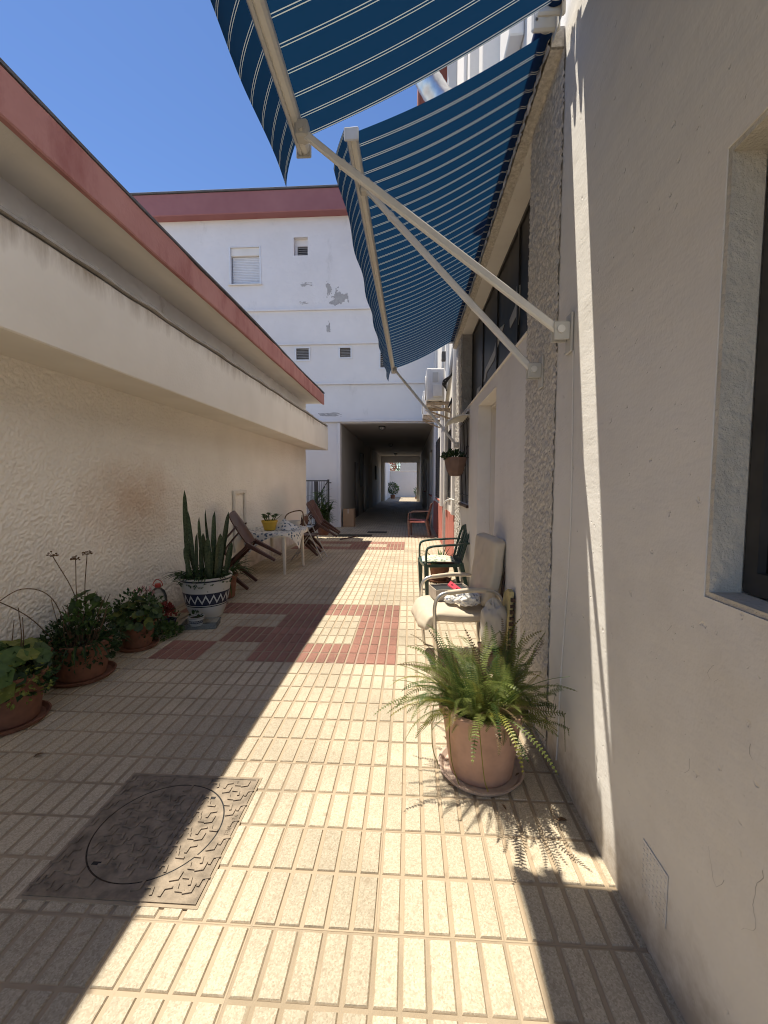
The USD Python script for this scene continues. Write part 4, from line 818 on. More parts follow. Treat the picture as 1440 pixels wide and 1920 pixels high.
obj('foliage', foliage(r, 900, (0, 0, top - 0.02), (0.25, 0.27, 0.20), 0.042, hang=0.55), 'leaf_dark', t)
obj('upper_foliage', foliage(r, 160, (0.03, 0.03, top + 0.12), (0.14, 0.16, 0.18), 0.045), 'leaf_mid', t)
t = thing('potted_plant', 'small terracotta pot of pale variegated scalloped leaves with a saucer', 'potted plant', loc=(-2.33, 3.50, 0))
top = pot(t, 0.105, 0.138, 0.215, saucer=0.165)
round_leaves(t, r, 90, (0.02, -0.02, top - 0.01), (0.20, 0.20, 0.20), 0.040, ['leaf_mid', 'leaf_lime', 'leaf_mid', 'leaf_dark'])
obj('foliage', foliage(r, 620, (-0.02, 0.04, top + 0.02), (0.21, 0.22, 0.24), 0.036, hang=0.4), 'leaf_dark', t)
obj('flowers', foliage(r, 60, (0.02, 0.08, top + 0.19), (0.09, 0.09, 0.08), 0.022), 'flower_pink', t)
t = thing('red_leaf_plant', 'little navy pot with deep red leaves in front of the water bottle', 'potted plant', loc=(-2.30, 3.92, 0))
top = pot(t, 0.052, 0.070, 0.105, 'navy_pot', 0.005, 0.02)
obj('red_foliage', foliage(r, 120, (-0.02, -0.02, top + 0.03), (0.08, 0.10, 0.13), 0.04), 'flower_red', t)
obj('green_foliage', foliage(r, 60, (0, 0, top), (0.10, 0.10, 0.12), 0.035), 'leaf_dark', t)
t = thing('trailing_plant', 'low trailing ivy sprawling on the tiles below the red leaves', 'plant', loc=(-2.24, 3.74, 0))
obj('foliage', foliage(r, 300, (0, 0, 0.01), (0.14, 0.17, 0.11), 0.036), 'leaf_mid', t)
round_leaves(t, r, 22, (0, 0, 0.02), (0.14, 0.16, 0.12), 0.034, ['leaf_mid', 'leaf_dark', 'leaf_lime'], lobes=5)

# water bottle
t = thing('water_bottle', 'large clear plastic water bottle with a red cap against the wall', 'bottle', loc=(-2.50, 4.10, 0))
prof = [(0, 0.004), (0.070, 0.004), (0.082, 0.018), (0.082, 0.10), (0.078, 0.11), (0.082, 0.12), (0.082, 0.20), (0.078, 0.21), (0.082, 0.22), (0.080, 0.27), (0.062, 0.325), (0.034, 0.355), (0.024, 0.362), (0.024, 0.380)]
obj('body', MB().lathe(prof, n=32), 'clear_plastic', t, smooth=40)
obj('label_band', MB().lathe([(0.0832, 0.135), (0.0832, 0.19)], n=32), 'torn_film', t, smooth=True)
obj('cap', MB().lathe([(0.0265, 0.366), (0.028, 0.370), (0.028, 0.398), (0.024, 0.402), (0, 0.402)], n=24), 'red_cap', t, smooth=40)
obj('handle', MB().tube(bez([(-0.026, 0, 0.372), (-0.050, 0, 0.392), (-0.02, 0.01, 0.44), (0.03, 0, 0.43), (0.050, 0, 0.39), (0.026, 0, 0.372)], 6), 0.004, 8), 'red_cap', t, smooth=True)

# big painted pot with the snake plant
BX, BY = -2.14, 4.38
painted_pot('painted_big', 0.0, 0.44, BX, BY, 1, 19)
t = thing('snake_plant', 'tall snake plant in a big white pot painted with a dark zigzag band', 'potted plant', loc=(BX, BY, 0))
obj('pot', MB().lathe([(0, 0.003), (0.150, 0.003), (0.158, 0.010), (0.195, 0.10), (0.222, 0.20), (0.238, 0.30), (0.248, 0.38), (0.262, 0.415), (0.268, 0.43), (0.264, 0.44), (0.250, 0.436), (0.236, 0.39), (0, 0.39)], n=64), 'painted_big', t, smooth=40)
a = np.linspace(0, 6.283, 30, endpoint=False); obj('soil', MB().loft([[(q * math.cos(b), q * math.sin(b), 0.395 + 0.012 * r.random()) for b in a] for q in (0.236, 0.15, 0.07, 0.002)], False), 'soil', t, smooth=True)
spec = [(-0.185, -0.02, 0.94, 0.055, -0.02, 0.02), (-0.10, 0.0, 0.72, 0.060, -0.10, 0), (-0.05, -0.08, 0.50, 0.062, 0.02, 0), (0.0, -0.03, 0.66, 0.068, -0.06, 0), (0.05, 0.05, 0.74, 0.060, -0.08, 0), (0.10, -0.02, 0.72, 0.066, 0.03, 0), (0.13, 0.04, 0.72, 0.058, 0.16, 0), (0.16, -0.10, 0.50, 0.085, 0.10, 0),
        (0.02, -0.12, 0.42, 0.07, 0.0, 0), (0.07, -0.10, 0.46, 0.066, 0.02, 0), (-0.12, -0.08, 0.36, 0.058, -0.16, 0), (0.04, 0.12, 0.55, 0.06, 0.0, 0), (-0.02, 0.10, 0.48, 0.06, -0.1, 0), (0.19, 0.03, 0.40, 0.07, 0.22, 0), (-0.15, 0.08, 0.44, 0.05, -0.2, 0), (0.12, -0.15, 0.34, 0.075, 0.05, -0.1)]
for x, y, L, W, lx, ly in spec:
    obj('leaf', leaf_blade((x, y, 0.39), (lx, ly, 1.0), L, W, 0.02, 12, 'sword', 0.22, r.normal() * 0.5, side=(1, 0.35 * r.normal(), 0)), 'leaf_sword', t)
for k in range(30):
    az = r.uniform(1.6, 6.0); obj('leaf', leaf_blade((0.18 * math.cos(az), 0.18 * math.sin(az), 0.40), (math.cos(az), math.sin(az), 1.0), r.uniform(0.18, 0.34), 0.022, 1.6, 8, 'strap'), 'leaf_dark', t)
obj('foliage', foliage(r, 520, (0, -0.05, 0.41), (0.27, 0.25, 0.10), 0.034, hang=0.45), 'leaf_dark', t)
painted_pot('painted_small', 0.015, 0.105, -2.075, 4.02, 1, 22)
t = thing('small_painted_pot', 'tiny white painted pot with a seedling standing in a clear tray', 'potted plant', loc=(-2.075, 4.02, 0))
obj('pot', MB().lathe([(0, 0.016), (0.052, 0.016), (0.060, 0.03), (0.074, 0.092), (0.080, 0.098), (0.080, 0.105), (0.070, 0.104), (0.064, 0.08), (0, 0.08)], n=32), 'painted_small', t, smooth=40)
obj('soil', MB().lathe([(0.065, 0.088), (0.03, 0.098), (0.001, 0.10)], n=18), 'soil', t, smooth=True)
obj('foliage', foliage(r, 26, (0, 0, 0.10), (0.05, 0.05, 0.06), 0.03), 'leaf_dark', t)
t = thing('plastic_tray', 'shallow clear plastic tray lying on the tiles by the painted pot', 'tray', loc=(-2.03, 4.03, 0), rotz=12)
sh = sg.box(-0.14, -0.085, 0.14, 0.085).buffer(0.02)
obj('tray_base', MB().poly(sh.buffer(-0.004), 0.003, up_(0.002)), 'clear_plastic', t)
obj('tray_side', MB().poly(sh.difference(sh.buffer(-0.004)), 0.050, up_(0.003)).poly(sh.buffer(0.008).difference(sh.buffer(0.001)), 0.003, up_(0.051)), 'clear_plastic', t)
t = thing('strap_leaf_plant', 'dark strap leaved plant in a terracotta pot beside the leaning brown chair', 'potted plant', loc=(-2.27, 5.10, 0))
top = pot(t, 0.125, 0.152, 0.285, saucer=None)
for k in range(74):
    az = r.uniform(0, 6.28); el = r.uniform(0.5, 1.8); obj('leaf', leaf_blade((0.08 * math.cos(az), 0.08 * math.sin(az), top - 0.03), (math.cos(az), math.sin(az), el), r.uniform(0.30, 0.52) * (0.62 if math.cos(az) < -0.4 else 1), 0.026, r.uniform(1.2, 2.6), 10, 'strap', 0.2), ['leaf_dark', 'leaf_dark', 'leaf_mid'][k % 3], t)

# ------------------------------------------------------------------ moulded plastic chairs
def chair(name, label, m, loc, rotz, tilt=0.0, solid=True, seatm=None, group=None, cat='chair'):
    x = UsdGeom.Xform.Define(stage, numbered('/World/' + name)); x.AddTranslateOp().Set(Gf.Vec3d(*map(float, loc))); x.AddRotateZOp().Set(float(rotz))
    if tilt: x.AddRotateYOp().Set(float(tilt))
    t = x.GetPrim(); setd(t, label=label, category=cat, group=group)
    # seat: front edge rolled down, slight dish
    us = [(0.035, 0.385), (0.036, 0.415), (0.020, 0.430), (-0.06, 0.432), (-0.2, 0.420), (-0.36, 0.408), (-0.44, 0.412)]
    ws = np.linspace(-0.225, 0.225, 9)
    P = np.array([[(u, w * (1 - 0.10 * (-u)), z - 0.010 * math.cos(w / 0.225 * 1.57) + 0.006 * abs(w / 0.225) ** 3) for w in ws] for u, z in us]); Q = P - [0, 0, 0.016]; Q[0, :, 2] = P[0, :, 2] - 0.004
    sm = MB().grid(P).grid(Q, True).box((-0.40, -0.222, 0.372), (0.02, -0.208, 0.412), 0.004).box((-0.40, 0.208, 0.372), (0.02, 0.222, 0.412), 0.004)
    obj('seat', sm, seatm or m, t, smooth=40)
    # backrest
    hs_ = np.linspace(0, 1, 9); wv = np.linspace(-1, 1, 11)
    def bp(h, w): 
        W = 0.205 + 0.020 * math.sin(h * 3.1) - 0.05 * max(0, h - 0.8) * 3
        return np.array([-0.44 - 0.135 * h + 0.045 * w * w * (0.6 + 0.4 * h), w * W, 0.40 + (0.47 - 0.03 * w ** 4) * h])
    off = np.array([-0.014, 0, -0.004])
    def panel(h0, h1, w0, w1, nh=6, nw=7):
        A = np.array([[bp(h, w) for w in np.linspace(w0, w1, nw)] for h in np.linspace(h0, h1, nh)]); B = A + off; g = MB().grid(A, True).grid(B)
        for e in ((A[0], B[0]), (A[-1], B[-1]), (A[:, 0], B[:, 0]), (A[:, -1], B[:, -1])): g.grid(np.stack(e))
        return g
    if solid:
        obj('backrest', panel(0, 1, -1, 1, 9, 11), m, t, smooth=40)
    else:
        br = obj('backrest', panel(0.84, 1.0, -1, 1, 4, 11), m, t, smooth=40)
        obj('lower_rail', panel(0.0, 0.13, -1, 1, 3, 11), m, br, smooth=40)
        for w in (-0.93, 0.93): obj('side_rail', panel(0.13, 0.84, w - 0.07, w + 0.07, 6, 2), m, br, smooth=40)
        for w in (-0.52, -0.17, 0.17, 0.52): obj('slat', panel(0.13, 0.84, w - 0.095, w + 0.095, 6, 3), m, br, smooth=40)
    for s in (-1, 1):
        c = bez([(-0.52, s * 0.225, 0.665), (-0.35, s * 0.268, 0.655), (-0.15, s * 0.272, 0.645), (-0.03, s * 0.262, 0.628), (0.012, s * 0.248, 0.58), (0.018, s * 0.238, 0.42)], 5)
        rg = []
        for i, p in enumerate(c):
            d = c[min(i + 1, len(c) - 1)] - c[max(i - 1, 0)]; d /= np.linalg.norm(d); u = np.cross(d, [0, 1.0, 0]); u /= np.linalg.norm(u); v = np.array([0, 1.0, 0]); w = 0.030 if i < 18 else 0.026
            rg.append([p - v * w - u * 0.009, p + v * w - u * 0.009, p + v * w + u * 0.009, p - v * w + u * 0.009])
        obj('arm', MB().loft(rg), m, t, smooth=30)
        obj('leg', MB().obox((0.0, s * 0.235, 0.0), (0.012, s * 0.222, 0.41), 0.044, 0.036, (1, 0, 0), 0.006, 0.066, 0.056), m, t)
        obj('leg', MB().obox((-0.52, s * 0.222, 0.0), (-0.42, s * 0.198, 0.42), 0.044, 0.036, (1, 0, 0), 0.006, 0.066, 0.056), m, t)
    return t
chair('plastic_chair', 'brown plastic armchair tipped forward against the rough wall left of the table', 'brown_plastic', (-2.14, 5.72, 0.0), 180 + 6, 47)
chair('plastic_chair', 'brown plastic armchair tipped forward right of the table, near the gate', 'brown_plastic', (-1.76, 8.32, 0.0), 180 + 4, 45)
chair('plastic_chair', 'second brown plastic armchair tipped just behind the one right of the table', 'brown_plastic', (-1.86, 8.75, 0.0), 180 - 6, 41)
g = chair('garden_chair', 'dark green plastic armchair with slatted back and printed cushion against the sunny wall', 'green_plastic', (0.185, 5.42, 0.0), 180 + 8, 0, False)
chair('terrace_chair', 'old reddish brown armchair with a pink seat at the mouth of the passage', 'pink_plastic', (0.02, 11.15, 0.0), 180 - 8, 0, False, 'pink_seat')
us = np.linspace(-1, 1, 13); P = np.array([[(0.36 + 0.20 * u, 5.44 + 0.20 * v, 0.442 + 0.035 * (1 - abs(u) ** 3) * (1 - abs(v) ** 3)) for v in us] for u in us]); Q = P * [1, 1, 0] + [0, 0, 0.437]
obj('seat_cushion', MB().grid(P, True).grid(Q), 'cushion_print', smooth=40, cat='cushion', label='flat pale printed cushion on the dark green chair')

# ------------------------------------------------------------------ table with cloth and what stands on it
TX, TY, TZ = -2.16, 6.92, 0.635
t = thing('garden_table', 'small cream plastic garden table under a floral cloth by the left wall', 'table', loc=(TX, TY, 0), rotz=-4)
ar = np.linspace(0, 2 * math.pi, 48, endpoint=False)
def sup(a, rx, ry, p=3.0): c, s = math.cos(a), math.sin(a); k = (abs(c) ** p + abs(s) ** p) ** (-1 / p); return (rx * k * c, ry * k * s)
top_ = sg.Polygon([sup(a, 0.44, 0.60) for a in ar])
obj('tabletop', MB().poly(top_, 0.016, up_(TZ - 0.018)), 'white_plastic', t)
obj('apron', MB().poly(top_.buffer(-0.004).difference(top_.buffer(-0.014)), 0.045, up_(TZ - 0.064)), 'white_plastic', t)
for x, y in ((0.30, -0.50), (0.36, 0.20), (-0.30, 0.50), (-0.34, -0.42)):
    obj('leg', MB().obox((x * 1.02, y * 1.02, 0.0), (x * 0.96, y * 0.96, TZ - 0.02), 0.036, 0.036, (1, 0, 0), 0.010, 0.062, 0.062), 'white_plastic', t)
n = 44; Sx = np.linspace(-0.50, 0.46, n); Sy = np.linspace(-0.44, 0.52, n); th = math.radians(27)
P = np.zeros((n, n, 3))
for i, a in enumerate(np.linspace(-0.57, 0.57, n)):
    for j, b in enumerate(np.linspace(-0.57, 0.57, n)):
        x, y = a * math.cos(th) - b * math.sin(th) - 0.06, a * math.sin(th) + b * math.cos(th) - 0.13
        k = (abs(x / 0.445) ** 3 + abs(y / 0.605) ** 3) ** (1 / 3)
        if k > 1: ex = math.hypot(x, y) * (1 - 1 / k); z = TZ + 0.005 - ex * 0.95; x, y = x / k * (1.012 + 0.02 * math.sin(9 * math.atan2(y, x))), y / k * (1.012 + 0.02 * math.sin(9 * math.atan2(y, x)))
        else: z = TZ + 0.004 + 0.006 * meshkit.noise(np.array([x * 14, y * 14, 1.0]), 3)
        P[i, j] = (x, y, z)
cl = thing('tablecloth', 'blue and white floral cloth with a corner hanging over the table edge', 'tablecloth', loc=(TX, TY, 0), rotz=-4)
obj('cloth', MB().grid(P, True), 'floral_cloth', cl, smooth=True)
t = thing('succulent_pot', 'yellow glazed flower pot with a fleshy succulent on the table', 'potted plant', loc=(-2.20, 6.66, TZ + 0.012))
pt = [(0, 0.002), (0.080, 0.002), (0.086, 0.010), (0.118, 0.125), (0.126, 0.13), (0.126, 0.158), (0.116, 0.158), (0.108, 0.12), (0, 0.12)]
obj('pot', MB().lathe(pt, n=36), 'yellow_glaze', t, smooth=35)
obj('soil', MB().lathe([(0.11, 0.128), (0.05, 0.134), (0.001, 0.134)], n=18), 'soil', t, smooth=True)
for cx, cy, cz in ((-0.085, -0.02, 0.22), (-0.03, -0.06, 0.20), (-0.10, 0.04, 0.18), (-0.03, 0.05, 0.235), (0.06, 0.0, 0.20), (0.09, 0.05, 0.22)):
    for k in range(15):
        az = k * 2.4; el = 0.2 + 1.2 * k / 15; d = (math.cos(az) * math.cos(el), math.sin(az) * math.cos(el), math.sin(el))
        obj('leaf', leaf_blade((cx, cy, cz), d, 0.062 * (1.05 - 0.4 * k / 15), 0.030, -0.6, 5, 'oval', 0.3), 'succulent', t)
    obj('stem', MB().tube([(cx * 0.5, cy * 0.5, 0.125), (cx, cy, cz)], 0.008, 6), 'leaf_mid', t)
obj('long_leaf', leaf_blade((0.08, 0, 0.15), (0.75, 0.1, 0.55), 0.17, 0.03, -0.2, 8, 'strap'), 'leaf_mid', t)
# bundled floral cloth bag, and a wicker handled basket behind it
t = thing('floral_bundle', 'peaked bundle of floral cloth lying on the table beside the yellow pot', 'cloth bundle', loc=(-1.98, 6.86, TZ + 0.012))
ra = np.linspace(0, 2 * math.pi, 30, endpoint=False); rings = []
for k, h in enumerate(np.linspace(0, 1, 9)):
    R = (1 - h) ** 0.9
    rings.append([((0.20 * R * (1 + 0.10 * math.sin(5 * a + 2 * h))) * math.cos(a) - 0.05 * h, 0.22 * R * math.sin(a) * (1 + 0.10 * math.sin(4 * a)), 0.004 + 0.155 * h + 0.008 * math.sin(7 * a + 5 * h)) for a in ra])
obj('cloth', MB().loft(rings), 'floral_cloth', t, smooth=True)
t = thing('handled_basket', 'grey wire handled basket standing behind the floral bundle', 'basket', loc=(-1.97, 7.20, TZ + 0.012))
obj('bowl', MB().lathe([(0, 0.004), (0.10, 0.004), (0.13, 0.10), (0.124, 0.10), (0.096, 0.01), (0, 0.01)], n=24), 'plastic_grey', t, smooth=35)
obj('handle', MB().tube(bez([(-0.13, -0.10, 0.02), (-0.10, -0.05, 0.20), (0.06, 0.0, 0.27), (0.15, 0.06, 0.24), (0.16, 0.06, 0.02)], 7), 0.010, 8), 'dry_stem', t, smooth=True)
# folded steel chair behind the table
t = thing('folding_chair', 'thin tubed steel folding chair standing half hidden behind the table', 'folding chair', loc=(-1.82, 7.78, 0))
def tb(*p): return MB().tube(bez(p, 5), 0.010, 8)
for y in (-0.2, 0.2):
    obj('leg', tb((0.28, y, 0.0), (0.08, y, 0.40), (-0.10, y, 0.80)), 'bare_steel', t, smooth=True)
    obj('leg', tb((-0.30, y * 0.9, 0.0), (-0.06, y * 0.9, 0.36), (0.02, y * 0.9, 0.46)), 'bare_steel', t, smooth=True)
for p, q in (((0.22, -0.2, 0.12), (0.22, 0.2, 0.12)), ((-0.24, -0.18, 0.09), (-0.24, 0.18, 0.09)), ((-0.10, -0.2, 0.80), (-0.10, 0.2, 0.80))):
    obj('cross_bar', MB().tube([p, q], 0.009, 8), 'bare_steel', t, smooth=50)
obj('seat', MB().box((-0.20, -0.19, 0.43), (0.14, 0.19, 0.45), 0.008), 'brown_plastic', t)
obj('backrest', MB().box((-0.115, -0.19, 0.62), (-0.075, 0.19, 0.78), 0.008), 'brown_plastic', t)

# ------------------------------------------------------------------ gate, spiky plant, box, mats
t = thing('iron_gate', 'dark iron bar gate standing against the white wall left of the passage', 'gate', loc=(0, 12.85, 0))
def bar(x0, z0, x1, z1, w): return MB().obox((x0, 0, z0), (x1, 0, z1), w, w * 0.7, (0, 1, 0))
for x in (-3.30, -2.43): obj('post', bar(x, 0, x, 1.47, 0.055), 'iron_dark', t)
for z in (0.10, 1.43): obj('rail', bar(-3.27, z, -2.46, z, 0.035), 'iron_dark', t)
obj('stile', MB().box((-2.86, -0.012, 0.12), (-2.74, 0.012, 1.41), 0.004), 'iron_dark', t)
for k in range(9): obj('bar', bar(-3.24 + k * 0.042, 0.12, -3.24 + k * 0.042, 1.41, 0.013), 'iron_dark', t)
for k in range(5): obj('bar', bar(-2.70 + k * 0.055, 0.12, -2.70 + k * 0.055, 1.41, 0.013), 'iron_dark', t)
obj('brace', bar(-2.74, 0.95, -2.46, 1.40, 0.022), 'iron_dark', t)
for x, s in ((-3.33, -1), (-2.40, 1)): obj('hinge_pin', MB().tube([(x, 0, 1.37), (x + s * 0.06, 0, 1.37)], 0.016, 8), 'iron_dark', t)
t = thing('spiky_plant', 'tall spiky leaved plant in a pot in front of the iron gate', 'potted plant', loc=(-2.28, 11.3, 0))
top = pot(t, 0.13, 0.17, 0.28)
for sx, sy, sh_ in ((-0.18, 0.0, 1.15), (-0.05, 0.05, 1.25), (0.08, -0.03, 1.02), (0.20, 0.02, 0.85), (0.0, -0.1, 0.7)):
    obj('stem', MB().tube([(sx * 0.3, sy * 0.3, 0.22), (sx, sy, sh_ * 0.85)], 0.009, 6), 'bark', t)
    for k in range(46):
        az = r.uniform(0, 6.28); h = sh_ * r.uniform(0.30, 0.88); f = h / (sh_ * 0.85)
        obj('leaf', leaf_blade((sx * f, sy * f, h), (math.cos(az), math.sin(az), r.uniform(0.2, 1.6)), r.uniform(0.24, 0.42), 0.034, 1.2, 6, 'strap'), ['leaf_mid', 'leaf_dark'][k % 2], t)
t = thing('cardboard_box', 'plain brown cardboard box standing at the left corner of the passage', 'box', loc=(-1.885, 13.40, 0), rotz=-3)
obj('carton', MB().box((-0.17, -0.15, 0.002), (0.17, 0.15, 0.555), 0.004), 'cardboard', t)
obj('flap', MB().box((-0.168, -0.148, 0.5555), (-0.004, 0.148, 0.559)).box((0.004, -0.148, 0.5555), (0.168, 0.148, 0.559)), 'cardboard', t)
obj('tape', MB().box((-0.025, -0.1512, 0.42), (0.025, -0.1502, 0.558)), 'grey_card', t)
obj('doormat', MB().box((-1.90, 10.98, 0.001), (-0.98, 11.32, 0.014), 0.004), 'mat_dark', cat='mat', label='long dark mat on the tiles just past the strip of sun')
obj('doormat', MB().box((-1.16, 11.72, 0.001), (-0.62, 12.05, 0.012), 0.004), 'mat_dark', cat='mat', label='short dark mat on the tiles nearest the passage entrance')
obj('broom_stick', MB().tube([(-1.66, 10.25, 0.02), (-1.32, 10.78, 0.03)], 0.014, 8), 'brown_plastic', cat='stick', label='thin dark stick lying across the strip of sun by the tipped chairs')
obj('leaning_stick', MB().tube([(0.50, 11.3, 0.0), (0.58, 11.36, 0.55)], 0.012, 8), 'white_plastic', cat='stick', label='pale stick leaning beside the reddish chair')

# ------------------------------------------------------------------ agave pot behind the green chair
t = thing('agave_pot', 'thin leaved agave in a terracotta pot behind the green chair', 'potted plant', loc=(0.43, 6.12, 0))
top = pot(t, 0.11, 0.145, 0.24, saucer=0.17)
for k in range(52):
    az = r.uniform(0, 6.28); obj('leaf', leaf_blade((0.05 * math.cos(az), 0.05 * math.sin(az), top - 0.02), (math.cos(az), math.sin(az), r.uniform(0.35, 1.7)), r.uniform(0.26, 0.44) * (0.7 if math.cos(az) > 0.5 else 1), 0.020, r.uniform(0.3, 1.6), 8, 'strap', 0.25), ['leaf_mid', 'fern_brown', 'leaf_dark', 'leaf_mid'][k % 4], t)

# ------------------------------------------------------------------ cream armchair
AX, AY = 0.40, 3.47
t = thing('armchair', 'old cream padded armchair with bent metal tube arms behind the fern', 'armchair', loc=(AX, AY, 0), rotz=180 + 9)
W = 0.275
def tube_part(name, pts, rad, m, par): return obj(name, MB().tube(bez(pts, 7), rad, 12), m, par, smooth=60)
for s in (-1, 1):
    arm = tube_part('arm', [(0.255, s * W, 0.36), (0.255, s * W, 0.50), (0.215, s * W, 0.575), (0.10, s * W, 0.60), (-0.10, s * W, 0.605), (-0.20, s * W, 0.59), (-0.255, s * W, 0.52), (-0.27, s * W, 0.40)], 0.0145, 'chrome_tube', t)
    obj('arm_pad', MB().tube(bez([(0.16, s * W, 0.592), (0.0, s * W, 0.608), (-0.13, s * W, 0.606)], 5), 0.0185, 12), 'cream_vinyl', arm, smooth=60)
    tube_part('leg', [(0.255, s * W, 0.36), (0.25, s * W, 0.25), (0.235, s * W, 0.10), (0.225, s * W, 0.0)], 0.0145, 'chrome_tube', t)
    tube_part('leg', [(-0.27, s * W, 0.40), (-0.25, s * W, 0.22), (-0.26, s * W, 0.0)], 0.0145, 'chrome_tube', t)
tube_part('cross_bar', [(0.245, -W, 0.30), (0.25, 0, 0.30), (0.245, W, 0.30)], 0.011, 'chrome_tube', t)
tube_part('cross_bar', [(-0.26, -W, 0.30), (-0.255, 0, 0.30), (-0.26, W, 0.30)], 0.011, 'chrome_tube', t)
def pad(path, w, th, nseg=18, seed=1, puff=0.5, taper=None):
    """A stuffed pad: a rounded section swept along the path (x, z), w wide, th thick, with soft creases."""
    c = bez([(x, 0, z) for x, z in path], 10); rings = []; L = len(c)
    for i, p in enumerate(c):
        d = c[min(i + 1, L - 1)] - c[max(i - 1, 0)]; d /= np.linalg.norm(d); u = np.array([-d[2], 0, d[0]]); e = min(i, L - 1 - i) / (L * 0.10); k = math.sqrt(max(0.03, 1 - max(0, 1 - e) ** 2)); ww = w * (taper(i / (L - 1)) if taper else 1) * (0.66 + 0.34 * k)
        rg = []
        for a in np.linspace(0, 2 * math.pi, 40, endpoint=False):
            ca, sa_ = math.cos(a), math.sin(a); q = (abs(ca) ** 4.5 + abs(sa_) ** 4.5) ** (-1 / 4.5)
            y, v = ca * q * ww / 2, sa_ * q * th / 2 * k
            v *= 1 + 0.18 * math.cos(y / ww * math.pi); wr = 0.016 * (meshkit.noise(np.array([i / L * 6, y * 16, seed]), seed) - 0.5) + 0.010 * (abs(math.sin(y * 19 + 1.2 * math.sin(i / L * 6))) ** 0.5 - 0.6)
            rg.append(p + np.array([0, y, 0]) + u * (v + wr * k))
        rings.append(rg)
    return MB().loft(rings)
obj('seat_cushion', pad([(-0.24, 0.395), (-0.05, 0.385), (0.16, 0.40), (0.265, 0.385), (0.30, 0.335), (0.296, 0.31)], 0.52, 0.088), 'cream_vinyl', t, smooth=50)
obj('back_cushion', pad([(-0.16, 0.44), (-0.20, 0.56), (-0.225, 0.72), (-0.245, 0.88), (-0.262, 0.985)], 0.46, 0.115, seed=4, taper=lambda q: 0.86 + 0.20 * math.sin(min(1, q * 1.25) * 1.8)), 'cream_vinyl', t, smooth=50)
for s in (-1, 1): obj('back_frame', MB().tube(bez([(-0.27, s * 0.22, 0.30), (-0.275, s * 0.22, 0.55), (-0.315, s * 0.215, 0.80), (-0.325, s * 0.19, 0.88)], 6), 0.011, 10), 'wood_dark', t, smooth=60)

SZ = 0.462
t = thing('card_tray', 'grey cardboard tray lined in black lying on the armchair seat', 'tray', loc=(0.335, 3.545, SZ), rotz=14)
o_ = sg.box(-0.15, -0.10, 0.15, 0.10)
obj('tray_side', MB().poly(o_.difference(o_.buffer(-0.006, join_style=2)), 0.085, up_(0.004)), 'grey_card', t)
obj('tray_base', MB().poly(o_.buffer(-0.001, join_style=2), 0.003, up_(0.001)), 'grey_card', t)
obj('lining', MB().poly(o_.buffer(-0.008, join_style=2), 0.004, up_(0.070)), 'black_lining', t)
t = thing('pink_plastic_strip', 'bright pink plastic strip with cut out holes leaning on the cardboard tray', 'plastic strip', loc=(0.395, 3.475, SZ + 0.075), rotz=-32)
st = sg.Polygon([(-0.10, -0.03), (0.10, -0.022), (0.115, 0.0), (0.10, 0.03), (-0.10, 0.03)]).difference(unary_union([sg.Polygon([(x - 0.016, -0.012), (x + 0.018, 0.0), (x - 0.012, 0.014)]) for x in (-0.06, -0.005, 0.055)]))
ca, sa2 = math.cos(0.62), math.sin(0.62)
obj('strip', MB().poly(st, 0.008, lambda u, v, w: (u * ca, v * 0.9 + w * 0.3, -u * sa2 * 0.75 + v * 0.35 + w)), 'hot_pink', t)
def crumple(c, R, seed, sub=3, amp=0.35):
    m = trimesh.creation.icosphere(subdivisions=sub); v = m.vertices; f = meshkit.fbm(v * 2.3 + seed, 4, seed); rid = np.abs(meshkit.fbm(v * 4.1 + seed * 2, 3, seed + 5) - 0.5)
    v = v * (1 + amp * (f - 0.5) * 2 - 0.5 * amp * rid * 3)[:, None] * R; v[:, 2] = np.maximum(v[:, 2], -R[2] * 0.72); return trimesh.Trimesh(v + c, m.faces, process=False)
obj('printed_bag', crumple(np.array([0.455, 3.33, SZ + 0.050]), np.array([0.10, 0.085, 0.068]), 3), 'printed_bag', smooth=25, cat='bag', label='crumpled white printed plastic bag on the armchair seat')
obj('paper_ball', crumple(np.array([0.325, 3.38, SZ + 0.025]), np.array([0.05, 0.042, 0.034]), 8), 'printed_bag', smooth=25, cat='paper', label='small crumpled white wrapper between the pink strip and the printed bag')
obj('sheer_bag', crumple(np.array([0.60, 3.03, 0.40]), np.array([0.095, 0.085, 0.20]), 5, amp=0.22), 'sheer_bag', smooth=30, cat='bag', label='pale greyish bag slumped at the near side of the armchair')
t = thing('low_stool', 'low dark stool carrying the pale greyish bag behind the fern', 'stool', loc=(0.60, 3.03, 0))
obj('stool_top', MB().box((-0.10, -0.10, 0.222), (0.10, 0.10, 0.248), 0.006), 'wood_dark', t)
for x in (-0.08, 0.08):
    for y in (-0.08, 0.08): obj('leg', MB().box((x - 0.012, y - 0.012, 0), (x + 0.012, y + 0.012, 0.222), 0.003), 'wood_dark', t)
t = thing('foam_board', 'yellowed folded foam board with a ragged dark edge leaning on the wall behind the armchair', 'board', loc=(0.675, 3.05, 0))
bd = sg.Polygon([(-0.10, 0.02), (0.10, 0.02), (0.105, 0.52), (0.07, 0.62), (-0.02, 0.665), (-0.09, 0.66)])
obj('panel', MB().poly(bd, 0.03, lambda u, v, w: (w + 0.03 * (v / 0.6) - 0.02, u, v)), 'yellowed_board', t)
eg = MB()
for k in range(14):
    z = 0.05 + k * 0.042; eg.box((-0.012 + 0.05 * z, -0.108 - 0.004 * (k % 3), z), (0.016 + 0.05 * z, -0.099, z + 0.020 + 0.006 * (k % 2)))
obj('ragged_edge', eg, 'wood_dark', t, kind='stuff')
